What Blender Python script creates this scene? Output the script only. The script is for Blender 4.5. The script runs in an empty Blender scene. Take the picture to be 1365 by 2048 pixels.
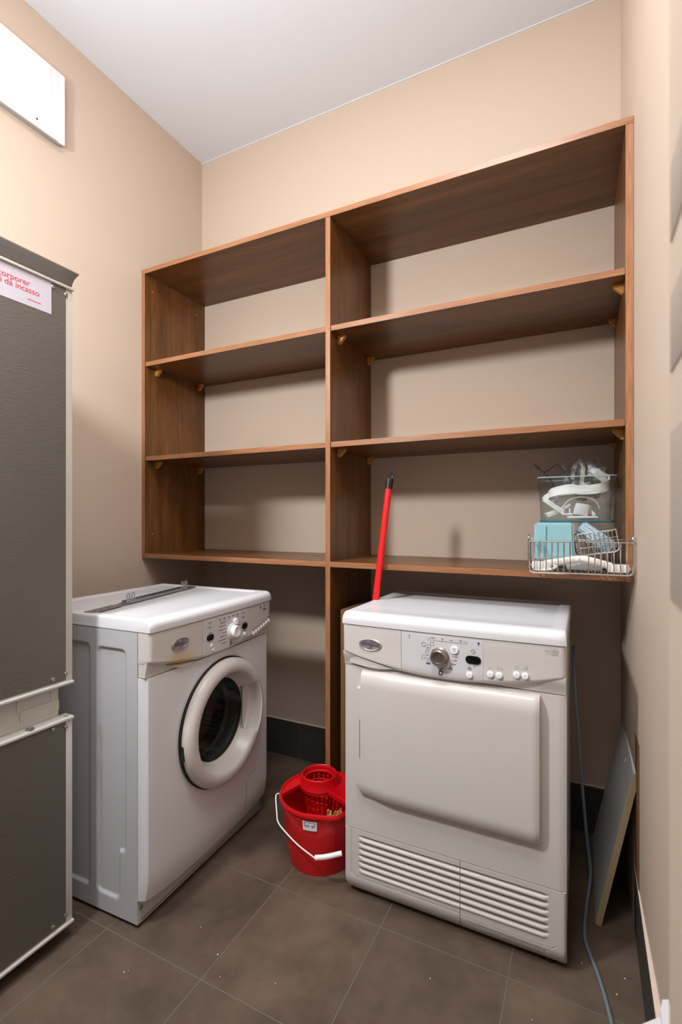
import bpy, bmesh, math, random
from math import sin, cos, pi, sqrt, radians
from mathutils import Vector, Matrix
random.seed(7)
S = bpy.context.scene
COL = S.collection

# ------------------------------------------------------------------ camera
cd = bpy.data.cameras.new('camera'); cam = bpy.data.objects.new('camera', cd); COL.objects.link(cam)
cam.location = (1.8083, -1.9906, 1.13); cam.rotation_euler = (pi/2, 0, 0.46167)
cd.sensor_fit = 'HORIZONTAL'; cd.sensor_width = 24; cd.lens = 983.12/1365*24
cd.shift_y = 13.27/1365; cd.clip_start = 0.02
cd.dof.use_dof = True; cd.dof.focus_distance = 1.75; cd.dof.aperture_fstop = 5.0
S.camera = cam
# ------------------------------------------------------------------ world, lights, exposure
w = bpy.data.worlds.new('world'); S.world = w; w.use_nodes = True
w.node_tree.nodes['Background'].inputs[0].default_value = (.9, .95, 1, 1)
w.node_tree.nodes['Background'].inputs[1].default_value = 0.015
def light(name, kind, loc, energy, color, rot=(0, 0, 0), **kw):
    l = bpy.data.lights.new(name, kind); l.energy = energy; l.color = color
    for k, v in kw.items(): setattr(l, k, v)
    o = bpy.data.objects.new(name, l); o.location = loc; o.rotation_euler = rot; COL.objects.link(o); return o
kloc = Vector((.64, -1.88, 2.07)); kdir = (Vector((1.20, 0, 1.25))-kloc)
KEY = light('wall_lamp_light', 'AREA', kloc, 22, (.955, .98, 1.0), rot=kdir.to_track_quat('-Z', 'Y').to_euler(), shape='DISK', size=.20)
CEIL = light('ceiling_lamp_light', 'AREA', (1.45, -1.55, 2.97), 18, (.95, .975, 1.0), shape='RECTANGLE', size=.6, size_y=.6)
UP = light('ceiling_wash_light', 'AREA', (1.0, -1.75, 2.15), 13, (.94, .97, 1.0), rot=(pi, 0, 0), shape='DISK', size=.3)
FILL = light('washer_fill_light', 'AREA', (1.62, -2.22, 1.35), 1.0, (1, .97, .95), rot=(pi/2, 0, radians(22)), shape='RECTANGLE', size=.5, size_y=1.5)  # unseen fill light, added to lift the washing machine's front
S.view_settings.view_transform = 'Standard'; S.view_settings.look = 'None'
S.view_settings.exposure = 0.45; S.view_settings.gamma = 1; S.view_settings.use_curve_mapping = False

# ------------------------------------------------------------------ materials
def srgb(r, g, b):
    f = lambda c: (c/255/12.92) if c/255 <= .04045 else ((c/255+.055)/1.055)**2.4
    return (f(r), f(g), f(b), 1)
def mat(name, col, rough=.5, metal=0, spec=.5, noise=0, nscale=20, bump=0, bscale=200, **kw):
    m = bpy.data.materials.new(name); m.use_nodes = True; nt = m.node_tree; b = nt.nodes['Principled BSDF']
    b.inputs['Base Color'].default_value = col; b.inputs['Roughness'].default_value = rough
    b.inputs['Metallic'].default_value = metal; b.inputs['Specular IOR Level'].default_value = spec
    for k, v in kw.items(): b.inputs[k].default_value = v
    tc = nt.nodes.new('ShaderNodeTexCoord')
    if noise:
        n = nt.nodes.new('ShaderNodeTexNoise'); n.inputs['Scale'].default_value = nscale; n.inputs['Detail'].default_value = 5
        nt.links.new(tc.outputs['Object'], n.inputs['Vector'])
        mx = nt.nodes.new('ShaderNodeMix'); mx.data_type = 'RGBA'
        mx.inputs[6].default_value = tuple(c*(1-noise) for c in col[:3])+(1,); mx.inputs[7].default_value = tuple(min(1, c*(1+noise)) for c in col[:3])+(1,)
        nt.links.new(n.outputs['Fac'], mx.inputs[0]); nt.links.new(mx.outputs[2], b.inputs['Base Color'])
    if bump:
        n = nt.nodes.new('ShaderNodeTexNoise'); n.inputs['Scale'].default_value = bscale; n.inputs['Detail'].default_value = 3
        nt.links.new(tc.outputs['Object'], n.inputs['Vector'])
        bp = nt.nodes.new('ShaderNodeBump'); bp.inputs['Strength'].default_value = bump; bp.inputs['Distance'].default_value = .002
        nt.links.new(n.outputs['Fac'], bp.inputs['Height']); nt.links.new(bp.outputs[0], b.inputs['Normal'])
    return m
def wood(name, axis, c1, c2, c3, rough=.33):
    m = bpy.data.materials.new(name); m.use_nodes = True; nt = m.node_tree; b = nt.nodes['Principled BSDF']
    b.inputs['Roughness'].default_value = rough; b.inputs['Specular IOR Level'].default_value = .45
    tc = nt.nodes.new('ShaderNodeTexCoord'); mp = nt.nodes.new('ShaderNodeMapping')
    nt.links.new(tc.outputs['Object'], mp.inputs[0])
    sc = [1, 1, 1]; sc[axis] = .06; mp.inputs['Scale'].default_value = sc
    n1 = nt.nodes.new('ShaderNodeTexNoise'); n1.inputs['Scale'].default_value = 14; n1.inputs['Detail'].default_value = 3; n1.inputs['Distortion'].default_value = .6
    n2 = nt.nodes.new('ShaderNodeTexNoise'); n2.inputs['Scale'].default_value = 170; n2.inputs['Detail'].default_value = 4
    for n in (n1, n2): nt.links.new(mp.outputs[0], n.inputs['Vector'])
    r1 = nt.nodes.new('ShaderNodeValToRGB'); r1.color_ramp.elements[0].position = .3; r1.color_ramp.elements[1].position = .72
    r1.color_ramp.elements[0].color = c1; r1.color_ramp.elements[1].color = c2
    nt.links.new(n1.outputs['Fac'], r1.inputs[0])
    r2 = nt.nodes.new('ShaderNodeValToRGB'); r2.color_ramp.elements[0].position = .35; r2.color_ramp.elements[1].position = .62
    nt.links.new(n2.outputs['Fac'], r2.inputs[0])
    mx = nt.nodes.new('ShaderNodeMix'); mx.data_type = 'RGBA'; mx.inputs[6].default_value = c3
    ml = nt.nodes.new('ShaderNodeMath'); ml.operation = 'MULTIPLY_ADD'; ml.inputs[1].default_value = .45; ml.inputs[2].default_value = .55
    nt.links.new(r2.outputs[0], ml.inputs[0]); nt.links.new(ml.outputs[0], mx.inputs[0]); nt.links.new(r1.outputs[0], mx.inputs[7])
    nt.links.new(mx.outputs[2], b.inputs['Base Color'])
    return m
def tile_mat(name, col, dark, grout, off=(0, 0, 0), sw=(.337, .34)):
    m = bpy.data.materials.new(name); m.use_nodes = True; nt = m.node_tree; b = nt.nodes['Principled BSDF']
    tc = nt.nodes.new('ShaderNodeTexCoord'); mp = nt.nodes.new('ShaderNodeMapping'); mp.inputs['Location'].default_value = off
    nt.links.new(tc.outputs['Object'], mp.inputs[0])
    br = nt.nodes.new('ShaderNodeTexBrick'); br.offset = 0; br.squash = 1
    br.inputs['Scale'].default_value = 1; br.inputs['Brick Width'].default_value = sw[0]; br.inputs['Row Height'].default_value = sw[1]
    br.inputs['Mortar Size'].default_value = .0016; br.inputs['Mortar Smooth'].default_value = .3; br.inputs['Bias'].default_value = 0
    br.inputs['Color1'].default_value = (1, 1, 1, 1); br.inputs['Color2'].default_value = (.86, .86, .86, 1)
    nt.links.new(mp.outputs[0], br.inputs['Vector'])
    n1 = nt.nodes.new('ShaderNodeTexNoise'); n1.inputs['Scale'].default_value = 5; n1.inputs['Detail'].default_value = 9; n1.inputs['Roughness'].default_value = .68
    nt.links.new(tc.outputs['Object'], n1.inputs['Vector'])
    r = nt.nodes.new('ShaderNodeValToRGB'); r.color_ramp.elements[0].position = .34; r.color_ramp.elements[1].position = .68
    r.color_ramp.elements[0].color = dark; r.color_ramp.elements[1].color = col; nt.links.new(n1.outputs['Fac'], r.inputs[0])
    mu = nt.nodes.new('ShaderNodeMix'); mu.data_type = 'RGBA'; mu.blend_type = 'MULTIPLY'; mu.inputs[0].default_value = 1
    nt.links.new(r.outputs[0], mu.inputs[6]); nt.links.new(br.outputs['Color'], mu.inputs[7])
    mg = nt.nodes.new('ShaderNodeMix'); mg.data_type = 'RGBA'; mg.inputs[7].default_value = grout
    nt.links.new(mu.outputs[2], mg.inputs[6]); nt.links.new(br.outputs['Fac'], mg.inputs[0]); nt.links.new(mg.outputs[2], b.inputs['Base Color'])
    b.inputs['Roughness'].default_value = .55
    n2 = nt.nodes.new('ShaderNodeTexNoise'); n2.inputs['Scale'].default_value = 160; nt.links.new(tc.outputs['Object'], n2.inputs['Vector'])
    ad = nt.nodes.new('ShaderNodeMath'); ad.operation = 'MULTIPLY_ADD'; ad.inputs[1].default_value = -3; nt.links.new(br.outputs['Fac'], ad.inputs[0]); nt.links.new(n2.outputs['Fac'], ad.inputs[2])
    bp = nt.nodes.new('ShaderNodeBump'); bp.inputs['Strength'].default_value = .25; bp.inputs['Distance'].default_value = .001
    nt.links.new(ad.outputs[0], bp.inputs['Height']); nt.links.new(bp.outputs[0], b.inputs['Normal'])
    return m

M = {}
M['wall'] = mat('wall_paint', srgb(200, 181, 164), .8, spec=.25, bump=.12, bscale=160)
M['ceiling'] = mat('ceiling_paint', srgb(219, 223, 230), .85, spec=.2)
M['floor'] = tile_mat('floor_tile', srgb(112, 94, 80), srgb(80, 65, 53), srgb(108, 102, 92), off=(-.289+.337, .045+.34, 0))
M['basetile'] = tile_mat('baseboard_tile', srgb(74, 72, 68), srgb(60, 58, 55), srgb(92, 90, 84), off=(.07+.337, 0, 0), sw=(.337, 5))
M['ledge'] = mat('ledge_plaster', srgb(222, 200, 184), .8, noise=.08, nscale=30)
wc = (srgb(88, 56, 28), srgb(134, 86, 44), srgb(64, 40, 19))
M['woodx'] = wood('walnut_grain_horizontal', 0, *wc); M['woodz'] = wood('walnut_grain_upright', 2, *wc)
we = (srgb(146, 98, 65), srgb(176, 124, 88), srgb(110, 71, 43))
M['edgex'] = wood('walnut_edge_horizontal', 0, *we, rough=.3); M['edgez'] = wood('walnut_edge_upright', 2, *we, rough=.3)
M['peg'] = mat('ochre_plastic', srgb(190, 132, 58), .4)
M['cap'] = mat('rust_plastic', srgb(190, 92, 52), .4)
M['white'] = mat('white_enamel', srgb(222, 223, 227), .28, spec=.5)
M['whitep'] = mat('white_plastic', srgb(208, 203, 199), .33)
M['fascia'] = mat('cool_white_fascia', srgb(210, 208, 212), .3)
M['ivory'] = mat('ivory_plastic', srgb(205, 202, 194), .42, noise=.03, nscale=8)
M['cabgrey'] = mat('grey_white_enamel', srgb(190, 189, 193), .35, noise=.02, nscale=6)
M['black'] = mat('black_plastic', srgb(22, 22, 22), .4)
M['ink'] = mat('dark_ink', srgb(58, 60, 74), .6)
M['blueink'] = mat('blue_ink', srgb(50, 62, 130), .6)
M['disp'] = mat('display_glass', srgb(12, 20, 14), .1)
M['silver'] = mat('silver_badge', srgb(190, 188, 190), .28, metal=.75)
M['bronze'] = mat('knob_metal', srgb(150, 140, 130), .3, metal=.85)
M['chrome'] = mat('chrome_wire', srgb(210, 208, 204), .18, metal=1)
M['zinc'] = mat('zinc_plate', srgb(170, 172, 176), .35, metal=.9, noise=.12, nscale=40)
M['red'] = mat('red_plastic', srgb(205, 12, 22), .3, spec=.5)
M['redpole'] = mat('red_enamel_tube', srgb(214, 30, 34), .25)
M['cloth'] = mat('red_cloth', srgb(190, 30, 50), .9, bump=.5)
M['gasket'] = mat('grey_rubber', srgb(96, 98, 93), .5)
M['sponge'] = mat('yellow_cotton', srgb(200, 160, 90), .95, noise=.2, nscale=80)
M['sticker'] = mat('sticker_paper', srgb(196, 190, 202), .45)
M['redink'] = mat('red_ink', srgb(205, 40, 50), .6)
M['chip'] = mat('chipboard_edge', srgb(188, 168, 130), .8, noise=.12, nscale=220)
M['lam'] = mat('grey_laminate', srgb(205, 205, 202), .45)
M['browned'] = mat('brown_chipboard', srgb(118, 84, 50), .8, noise=.15, nscale=200)
M['cable'] = mat('grey_cable_sheath', srgb(112, 128, 136), .45)
M['teal'] = mat('teal_translucent_plastic', srgb(160, 208, 216), .35, **{'Transmission Weight': .3, 'IOR': 1.2})
M['tealdark'] = mat('deep_teal_plastic', srgb(70, 120, 132), .15, **{'Transmission Weight': .3, 'IOR': 1.3})
M['tealclear'] = mat('pale_blue_clear_plastic', srgb(176, 208, 222), .15, **{'Transmission Weight': .35, 'IOR': 1.15})
M['offw'] = mat('offwhite_plastic', srgb(240, 236, 230), .4)
M['greyp'] = mat('grey_plastic', srgb(168, 170, 172), .4)
M['darkwire'] = mat('dark_wire', srgb(48, 48, 46), .35, metal=.6)
M['strip'] = mat('white_gloss', srgb(245, 245, 248), .3)
M['plate'] = mat('dull_plate', srgb(166, 152, 142), .6)
M['alu'] = mat('grey_aluminium', srgb(150, 146, 142), .4, metal=.55)
# brushed metal skin of the fridge doors
m = mat('brushed_steel_skin', srgb(112, 109, 103), .45, metal=.5); M['steel'] = m
nt = m.node_tree; tc = nt.nodes.new('ShaderNodeTexCoord'); mp = nt.nodes.new('ShaderNodeMapping'); mp.inputs['Scale'].default_value = (1, .35, 1.6)
n = nt.nodes.new('ShaderNodeTexNoise'); n.inputs['Scale'].default_value = 130; n.inputs['Detail'].default_value = 4; n.inputs['Distortion'].default_value = 1.2
nt.links.new(tc.outputs['Object'], mp.inputs[0]); nt.links.new(mp.outputs[0], n.inputs['Vector'])
bp = nt.nodes.new('ShaderNodeBump'); bp.inputs['Strength'].default_value = .7; bp.inputs['Distance'].default_value = .001
nt.links.new(n.outputs['Fac'], bp.inputs['Height']); nt.links.new(bp.outputs[0], m.node_tree.nodes['Principled BSDF'].inputs['Normal'])
# thin clear plastics and glass: transparent mixed with a glossy sheen
def clear(name, tint, sheen=.12, rough=.08):
    m = bpy.data.materials.new(name); m.use_nodes = True; nt = m.node_tree; nt.nodes.clear()
    o = nt.nodes.new('ShaderNodeOutputMaterial'); t = nt.nodes.new('ShaderNodeBsdfTransparent'); t.inputs[0].default_value = tint
    g = nt.nodes.new('ShaderNodeBsdfGlossy'); g.inputs['Roughness'].default_value = rough; g.inputs[0].default_value = (.9, .95, 1, 1)
    lw = nt.nodes.new('ShaderNodeLayerWeight'); lw.inputs[0].default_value = .35
    ma = nt.nodes.new('ShaderNodeMath'); ma.operation = 'MULTIPLY_ADD'; ma.inputs[1].default_value = .6; ma.inputs[2].default_value = sheen*.4
    mx = nt.nodes.new('ShaderNodeMixShader'); nt.links.new(lw.outputs['Facing'], ma.inputs[0]); nt.links.new(ma.outputs[0], mx.inputs[0])
    nt.links.new(t.outputs[0], mx.inputs[1]); nt.links.new(g.outputs[0], mx.inputs[2]); nt.links.new(mx.outputs[0], o.inputs[0]); return m
M['clear'] = clear('clear_acrylic', (.86, .90, .91, 1), .1)
M['bag'] = clear('clear_bag_film', (.80, .80, .78, 1), .15, .42)
M['doorglass'] = clear('dark_door_glass', (.55, .57, .54, 1), .0, .05)
# perforated drum steel
m = mat('drum_steel', srgb(200, 202, 202), .4, metal=.5); M['drum'] = m; nt = m.node_tree; b = nt.nodes['Principled BSDF']
tc = nt.nodes.new('ShaderNodeTexCoord'); v = nt.nodes.new('ShaderNodeTexVoronoi'); v.inputs['Scale'].default_value = 130; v.inputs['Randomness'].default_value = 0
r = nt.nodes.new('ShaderNodeValToRGB'); r.color_ramp.elements[0].position = .3; r.color_ramp.elements[0].color = (.01, .01, .01, 1); r.color_ramp.elements[1].position = .42; r.color_ramp.elements[1].color = srgb(215, 217, 215)
nt.links.new(tc.outputs['Object'], v.inputs['Vector']); nt.links.new(v.outputs['Distance'], r.inputs[0]); nt.links.new(r.outputs[0], b.inputs['Base Color'])
# drawer plastic with a yellowed stain near its grip
m = mat('yellowed_plastic', srgb(208, 203, 199), .33); M['stain'] = m; nt = m.node_tree; b = nt.nodes['Principled BSDF']
tc = nt.nodes.new('ShaderNodeTexCoord'); mp = nt.nodes.new('ShaderNodeMapping'); mp.inputs['Location'].default_value = (-.115, 0, -.713); mp.vector_type = 'POINT'
mp2 = nt.nodes.new('ShaderNodeMapping'); mp2.inputs['Scale'].default_value = (13, 0, 26)
g = nt.nodes.new('ShaderNodeTexGradient'); g.gradient_type = 'SPHERICAL'
nt.links.new(tc.outputs['Object'], mp.inputs[0]); nt.links.new(mp.outputs[0], mp2.inputs[0]); nt.links.new(mp2.outputs[0], g.inputs[0])
mx = nt.nodes.new('ShaderNodeMix'); mx.data_type = 'RGBA'; mx.inputs[6].default_value = srgb(208, 203, 197); mx.inputs[7].default_value = srgb(200, 172, 108)
nt.links.new(g.outputs['Fac'], mx.inputs[0]); nt.links.new(mx.outputs[2], b.inputs['Base Color'])

# ------------------------------------------------------------------ helpers
def thing(name, label, cat, loc=(0, 0, 0), rz=0, group=None):
    o = bpy.data.objects.new(name, None); COL.objects.link(o); o.location = loc; o.rotation_euler = (0, 0, rz); o.empty_display_size = .05
    o['label'] = label; o['category'] = cat
    if group: o['group'] = group
    return o
def tag(o, label, cat, group=None):
    o['label'] = label; o['category'] = cat
    if group: o['group'] = group
    return o
def obj(name, bm, m, parent=None, smooth=True, ang=35, label=None):
    bmesh.ops.recalc_face_normals(bm, faces=bm.faces)
    me = bpy.data.meshes.new(name); bm.to_mesh(me); bm.free()
    for mm in (m if isinstance(m, (list, tuple)) else [m]): me.materials.append(mm)
    o = bpy.data.objects.new(name, me); COL.objects.link(o)
    if parent: o.parent = parent
    if smooth:
        me.polygons.foreach_set('use_smooth', [True]*len(me.polygons)); me.set_sharp_from_angle(angle=radians(ang))
    if label: o['label'] = label
    return o
def struct(name, bm, m):
    o = obj(name, bm, m); o['kind'] = 'structure'; return o
def BM(): return bmesh.new()
def box(bm, a, b, bev=0, seg=2, mi=0):
    """axis box between corners a and b"""
    c = [(a[i]+b[i])/2 for i in range(3)]; s = [abs(b[i]-a[i]) for i in range(3)]
    t = bmesh.new(); bmesh.ops.create_cube(t, size=1)
    for v in t.verts: v.co = Vector((v.co.x*s[0]+c[0], v.co.y*s[1]+c[1], v.co.z*s[2]+c[2]))
    if bev: bmesh.ops.bevel(t, geom=list(t.edges), offset=min(bev, min(s)*.45), segments=seg, profile=.5, affect='EDGES')
    for f in t.faces: f.material_index = mi
    join(bm, t)
def join(bm, t, mtx=None):
    if mtx is not None: bmesh.ops.transform(t, matrix=mtx, verts=t.verts)
    mp = {v: bm.verts.new(v.co) for v in t.verts}
    for f in t.faces:
        nf = bm.faces.new([mp[v] for v in f.verts]); nf.material_index = f.material_index
    t.free()
def lathe(bm, prof, c=(0, 0, 0), axis='z', n=48, closed=False):
    """prof = list of (radius, height) along axis"""
    rings = []
    for r, h in prof:
        ring = []
        for k in range(n):
            a = 2*pi*k/n; x, y = r*cos(a), r*sin(a)
            p = {'z': (x, y, h), 'y': (x, h, y), 'x': (h, x, y)}[axis]
            ring.append(bm.verts.new((p[0]+c[0], p[1]+c[1], p[2]+c[2])))
        rings.append(ring)
    m = len(rings)
    for i in range(m if closed else m-1):
        A, B = rings[i], rings[(i+1) % m]
        for k in range(n): bm.faces.new((A[k], A[(k+1) % n], B[(k+1) % n], B[k]))
    if not closed:
        if prof[0][0] > 1e-6: bm.faces.new(rings[0])
        if prof[-1][0] > 1e-6: bm.faces.new(rings[-1][::-1])
    bmesh.ops.remove_doubles(bm, verts=bm.verts, dist=1e-6)
def lathe_open(bm, prof, c=(0, 0, 0), axis='z', n=48): # no caps
    k = len(bm.faces); rings = []
    for r, h in prof:
        ring = []
        for j in range(n):
            a = 2*pi*j/n; x, y = r*cos(a), r*sin(a)
            p = {'z': (x, y, h), 'y': (x, h, y), 'x': (h, x, y)}[axis]
            ring.append(bm.verts.new((p[0]+c[0], p[1]+c[1], p[2]+c[2])))
        rings.append(ring)
    for i in range(len(rings)-1):
        A, B = rings[i], rings[i+1]
        for j in range(n): bm.faces.new((A[j], A[(j+1) % n], B[(j+1) % n], B[j]))
def smoothpath(pts, k=6):
    P = [Vector(p) for p in pts]; out = []
    for i in range(len(P)-1):
        p0 = P[i-1] if i else P[0]*2-P[1]; p1, p2 = P[i], P[i+1]; p3 = P[i+2] if i+2 < len(P) else P[-1]*2-P[-2]
        for j in range(k):
            t = j/k; out.append(.5*((2*p1)+(p2-p0)*t+(2*p0-5*p1+4*p2-p3)*t*t+(3*p1-p0-3*p2+p3)*t**3))
    out.append(P[-1]); return out
def tube(bm, pts, r, n=8, closed=False, smooth=0, taper=None):
    P = smoothpath(pts, smooth) if smooth else [Vector(p) for p in pts]
    rings = []; up = None; L = len(P)
    for i, p in enumerate(P):
        a = P[(i-1) % L] if (closed or i) else p; b = P[(i+1) % L] if (closed or i < L-1) else p
        d = (b-a).normalized()
        if up is None:
            up = Vector((0, 0, 1)) if abs(d.z) < .9 else Vector((1, 0, 0))
        up = (up-d*up.dot(d));
        if up.length < 1e-4: up = d.orthogonal()
        up.normalize(); s = d.cross(up)
        rr = r if taper is None else r*taper(i/(L-1))
        rings.append([bm.verts.new(p+(up*cos(2*pi*k/n)+s*sin(2*pi*k/n))*rr) for k in range(n)])
    for i in range(L if closed else L-1):
        A, B = rings[i], rings[(i+1) % L]
        for k in range(n): bm.faces.new((A[k], A[(k+1) % n], B[(k+1) % n], B[k]))
    if not closed: bm.faces.new(rings[0][::-1]); bm.faces.new(rings[-1])
def prism(bm, poly, d0, d1, plane='xz', bev=0):
    """extrude 2-D polygon; plane xz -> depth along y, xy -> along z, yz -> along x"""
    f = {'xz': lambda u, v, d: (u, d, v), 'xy': lambda u, v, d: (u, v, d), 'yz': lambda u, v, d: (d, u, v)}[plane]
    t = bmesh.new(); A = [t.verts.new(f(u, v, d0)) for u, v in poly]; B = [t.verts.new(f(u, v, d1)) for u, v in poly]
    n = len(poly); fa = t.faces.new(A); fb = t.faces.new(B[::-1])
    for i in range(n): t.faces.new((A[i], B[i], B[(i+1) % n], A[(i+1) % n]))
    if bev: bmesh.ops.bevel(t, geom=list(fa.edges), offset=bev, segments=3, profile=.5, affect='EDGES')
    join(bm, t)
def rrect(x0, x1, z0, z1, r, n=6):
    out = []
    for cx, cz, a0 in ((x1-r, z1-r, 0), (x0+r, z1-r, 90), (x0+r, z0+r, 180), (x1-r, z0+r, 270)):
        for k in range(n+1):
            a = radians(a0+90*k/n); out.append((cx+r*cos(a), cz+r*sin(a)))
    return out
def panel(bm, x0, x1, zlo, zhi, yf, yb, nx=40, nz=10, us=None):
    """solid whose front is the height field y=yf(x,z) between curves zlo(x), zhi(x); flat-ish back y=yb"""
    zl = zlo if callable(zlo) else (lambda x: zlo); zh = zhi if callable(zhi) else (lambda x: zhi)
    F, B = [], []
    for i in range(nx+1):
        x = x0+(x1-x0)*i/nx; a, b = zl(x), zh(x); F.append([]); B.append([])
        for j in range(nz+1):
            z = a+(b-a)*j/nz
            F[-1].append(bm.verts.new((x, yf(x, z), z)))
            B[-1].append(bm.verts.new((x, yb, z)) if i in (0, nx) or j in (0, nz) else None)
    for i in range(nx):
        for j in range(nz): bm.faces.new((F[i][j], F[i+1][j], F[i+1][j+1], F[i][j+1]))
        bm.faces.new((F[i][0], B[i][0], B[i+1][0], F[i+1][0])); bm.faces.new((F[i][nz], F[i+1][nz], B[i+1][nz], B[i][nz]))
    for j in range(nz):
        bm.faces.new((F[0][j], F[0][j+1], B[0][j+1], B[0][j])); bm.faces.new((F[nx][j], B[nx][j], B[nx][j+1], F[nx][j+1]))
    ring = [B[i][0] for i in range(nx+1)]+[B[nx][j] for j in range(1, nz+1)]+[B[i][nz] for i in range(nx-1, -1, -1)]+[B[0][j] for j in range(nz-1, 0, -1)]
    bm.faces.new(ring)
def text(name, s, size, m, parent, mtx, shear=0, align='CENTER', extrude=.00012, sx=1):
    cu = bpy.data.curves.new(name, 'FONT'); cu.body = s; cu.size = size; cu.align_x = align; cu.align_y = 'CENTER'; cu.extrude = extrude; cu.shear = shear
    t = bpy.data.objects.new(name, cu); COL.objects.link(t); dg = bpy.context.evaluated_depsgraph_get(); dg.update()
    me = bpy.data.meshes.new_from_object(t.evaluated_get(dg)); bpy.data.objects.remove(t); bpy.data.curves.remove(cu)
    me.transform(mtx @ Matrix.Diagonal((sx, 1, 1, 1))); me.materials.clear(); me.materials.append(m)
    o = bpy.data.objects.new(name, me); COL.objects.link(o); o.parent = parent; return o
def front_m(x, y, z): return Matrix.Translation((x, y, z)) @ Matrix.Rotation(pi/2, 4, 'X')
def bake(o, mods=True):
    dg = bpy.context.evaluated_depsgraph_get(); dg.update()
    me = bpy.data.meshes.new_from_object(o.evaluated_get(dg)); o.modifiers.clear(); o.data = me
def sstep(a, b, x):
    t = max(0, min(1, (x-a)/(b-a))); return t*t*(3-2*t)
def rmask(x, z, x0, x1, z0, z1, r, soft):
    """1 inside a rounded rectangle, falling to 0 over 'soft' inside its outline"""
    cx, cz = (x0+x1)/2, (z0+z1)/2; dx, dz = abs(x-cx)-((x1-x0)/2-r), abs(z-cz)-((z1-z0)/2-r)
    d = sqrt(max(dx, 0)**2+max(dz, 0)**2)+min(max(dx, dz), 0)-r
    return sstep(0, soft, -d)

# ================================================================== ROOM
RX, YF, CH = 1.942, -2.25, 2.996
bm = BM(); box(bm, (-.15, YF-.1, -.1), (RX+.15, .15, 0)); struct('floor', bm, M['floor'])
bm = BM(); box(bm, (-.15, YF-.1, CH), (RX+.15, .15, CH+.1)); struct('ceiling', bm, M['ceiling'])
bm = BM(); box(bm, (-.12, YF-.1, 0), (0, .12, CH)); struct('wall_left', bm, M['wall'])
bm = BM(); box(bm, (0, 0, 0), (2.1, .12, CH)); struct('wall_back', bm, M['wall'])
WX = lambda y: 1.9200-.0255*y
bm = BM(); prism(bm, [(WX(0), -.0001), (WX(YF-.1), YF-.1), (2.10, YF-.1), (2.10, -.0001)], 0, CH, 'xy'); struct('wall_right', bm, M['wall'])
bm = BM(); box(bm, (0, YF-.1, 0), (.98, YF, CH)); box(bm, (1.88, YF-.1, 0), (RX, YF, CH)); box(bm, (.98, YF-.1, 2.1), (1.88, YF, CH)); struct('wall_front', bm, M['wall'])
bm = BM(); box(bm, (.0005, -.004, CH-.004), (1.918, -.0003, CH-.0003)); struct('trim_1', bm, M['ceiling'])
# tiled baseboards; each has a plastered top ledge
def baseboard(name, a, b, led):
    bm = BM(); box(bm, a, b, .001, 1, 0); box(bm, led[0], led[1], .0015, 1, 1)
    o = struct(name, bm, [M['basetile'], M['ledge']]); return o
baseboard('baseboard_back', (0.012, -.009, 0), (1.917, -.0005, .166), ((0.012, -.0085, .1665), (1.917, -.0005, .171)))
baseboard('baseboard_left', (.0005, -1.8, 0), (.0095, -.001, .166), ((.0005, -1.8, .1665), (.009, -.001, .171)))
bm = BM(); prism(bm, [(1.9295, -.41), (1.9295, -1.54), (WX(-1.54)-.0005, -1.54), (WX(-.41)-.0005, -.41)], 0, .166, 'xy'); t = BM(); prism(t, [(1.9298, -.41), (1.9298, -1.54), (WX(-1.54)-.0005, -1.54), (WX(-.41)-.0005, -.41)], .1665, .171, 'xy')
for f in t.faces: f.material_index = 1
join(bm, t); struct('baseboard_right', bm, [M['basetile'], M['ledge']])
# door frame standing at the right, close to the camera
bm = BM(); prism(bm, [(1.8655, -1.545), (1.8655, -1.80), (WX(-1.8)-.0005, -1.80), (WX(-1.545)-.0005, -1.545)], 0, 2.1, 'xy', .002)
dj = struct('door_1', bm, M['wall'])
for z0, z1 in ((1.334, 1.39), (1.238, 1.294), (1.07, 1.194)):
    bm = BM(); box(bm, (1.8645, -1.72, z0), (1.8657, -1.556, z1), .0005)  # thin flat rectangle, greyer than the frame around it
    obj('frame_patch', bm, M['plate'], dj, label='thin grey rectangle on the door frame')

# ================================================================== SHELVING UNIT
U = thing('shelving_unit', 'walnut brown two-bay wall shelving unit with three open rows', 'shelf unit')
D0, TH = -.3935, .0195; X1, X2, XR = .9495, .969, 1.9295
ZT, Z2, Z3, ZB = 2.2592, 1.8401, 1.412, .9718
def board(name, a, b, face, edge, lab=None):
    """board with its front edge in lipping material"""
    bm = BM(); box(bm, (a[0], a[1]+.0012, a[2]), b, 0, 1, 0); box(bm, a, (b[0], a[1]+.0012, b[2]), .0005, 1, 1)
    return obj(name, bm, [M[face], M[edge]], U, label=lab)
board('side_panel', (.0008, D0, ZB-.0205), (TH, -.001, ZT-TH), 'woodz', 'edgez')
def slanted(name, x0, z0, z1, face, edge, yo=0):
    bm = BM(); xr = lambda y: WX(y)-.0007; xl = (lambda y: xr(y)-TH) if x0 is None else (lambda y: x0)
    prism(bm, [(xl(D0+.0012), D0+.0012-yo), (xr(D0), D0+.0012-yo), (xr(0), -.001), (xl(0), -.001)], z0, z1, 'xy')
    t = BM(); box(t, (xl(D0), D0-yo, z0), (xr(D0), D0+.0012-yo, z1), .0005, 1, 1); join(bm, t); return obj(name, bm, [M[face], M[edge]], U)
slanted('side_panel', None, ZB-.0205, ZT-TH, 'woodz', 'edgez')
board('divider', (X1, D0, 0), (X2, -.011, ZT-TH), 'woodz', 'edgez')
slanted('top_panel', .0008, ZT-TH, ZT, 'woodx', 'edgex', .001)
board('bottom_shelf', (TH-.018, D0-.0005, ZB-.0195), (X1, -.001, ZB), 'woodx', 'edgex')
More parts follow.
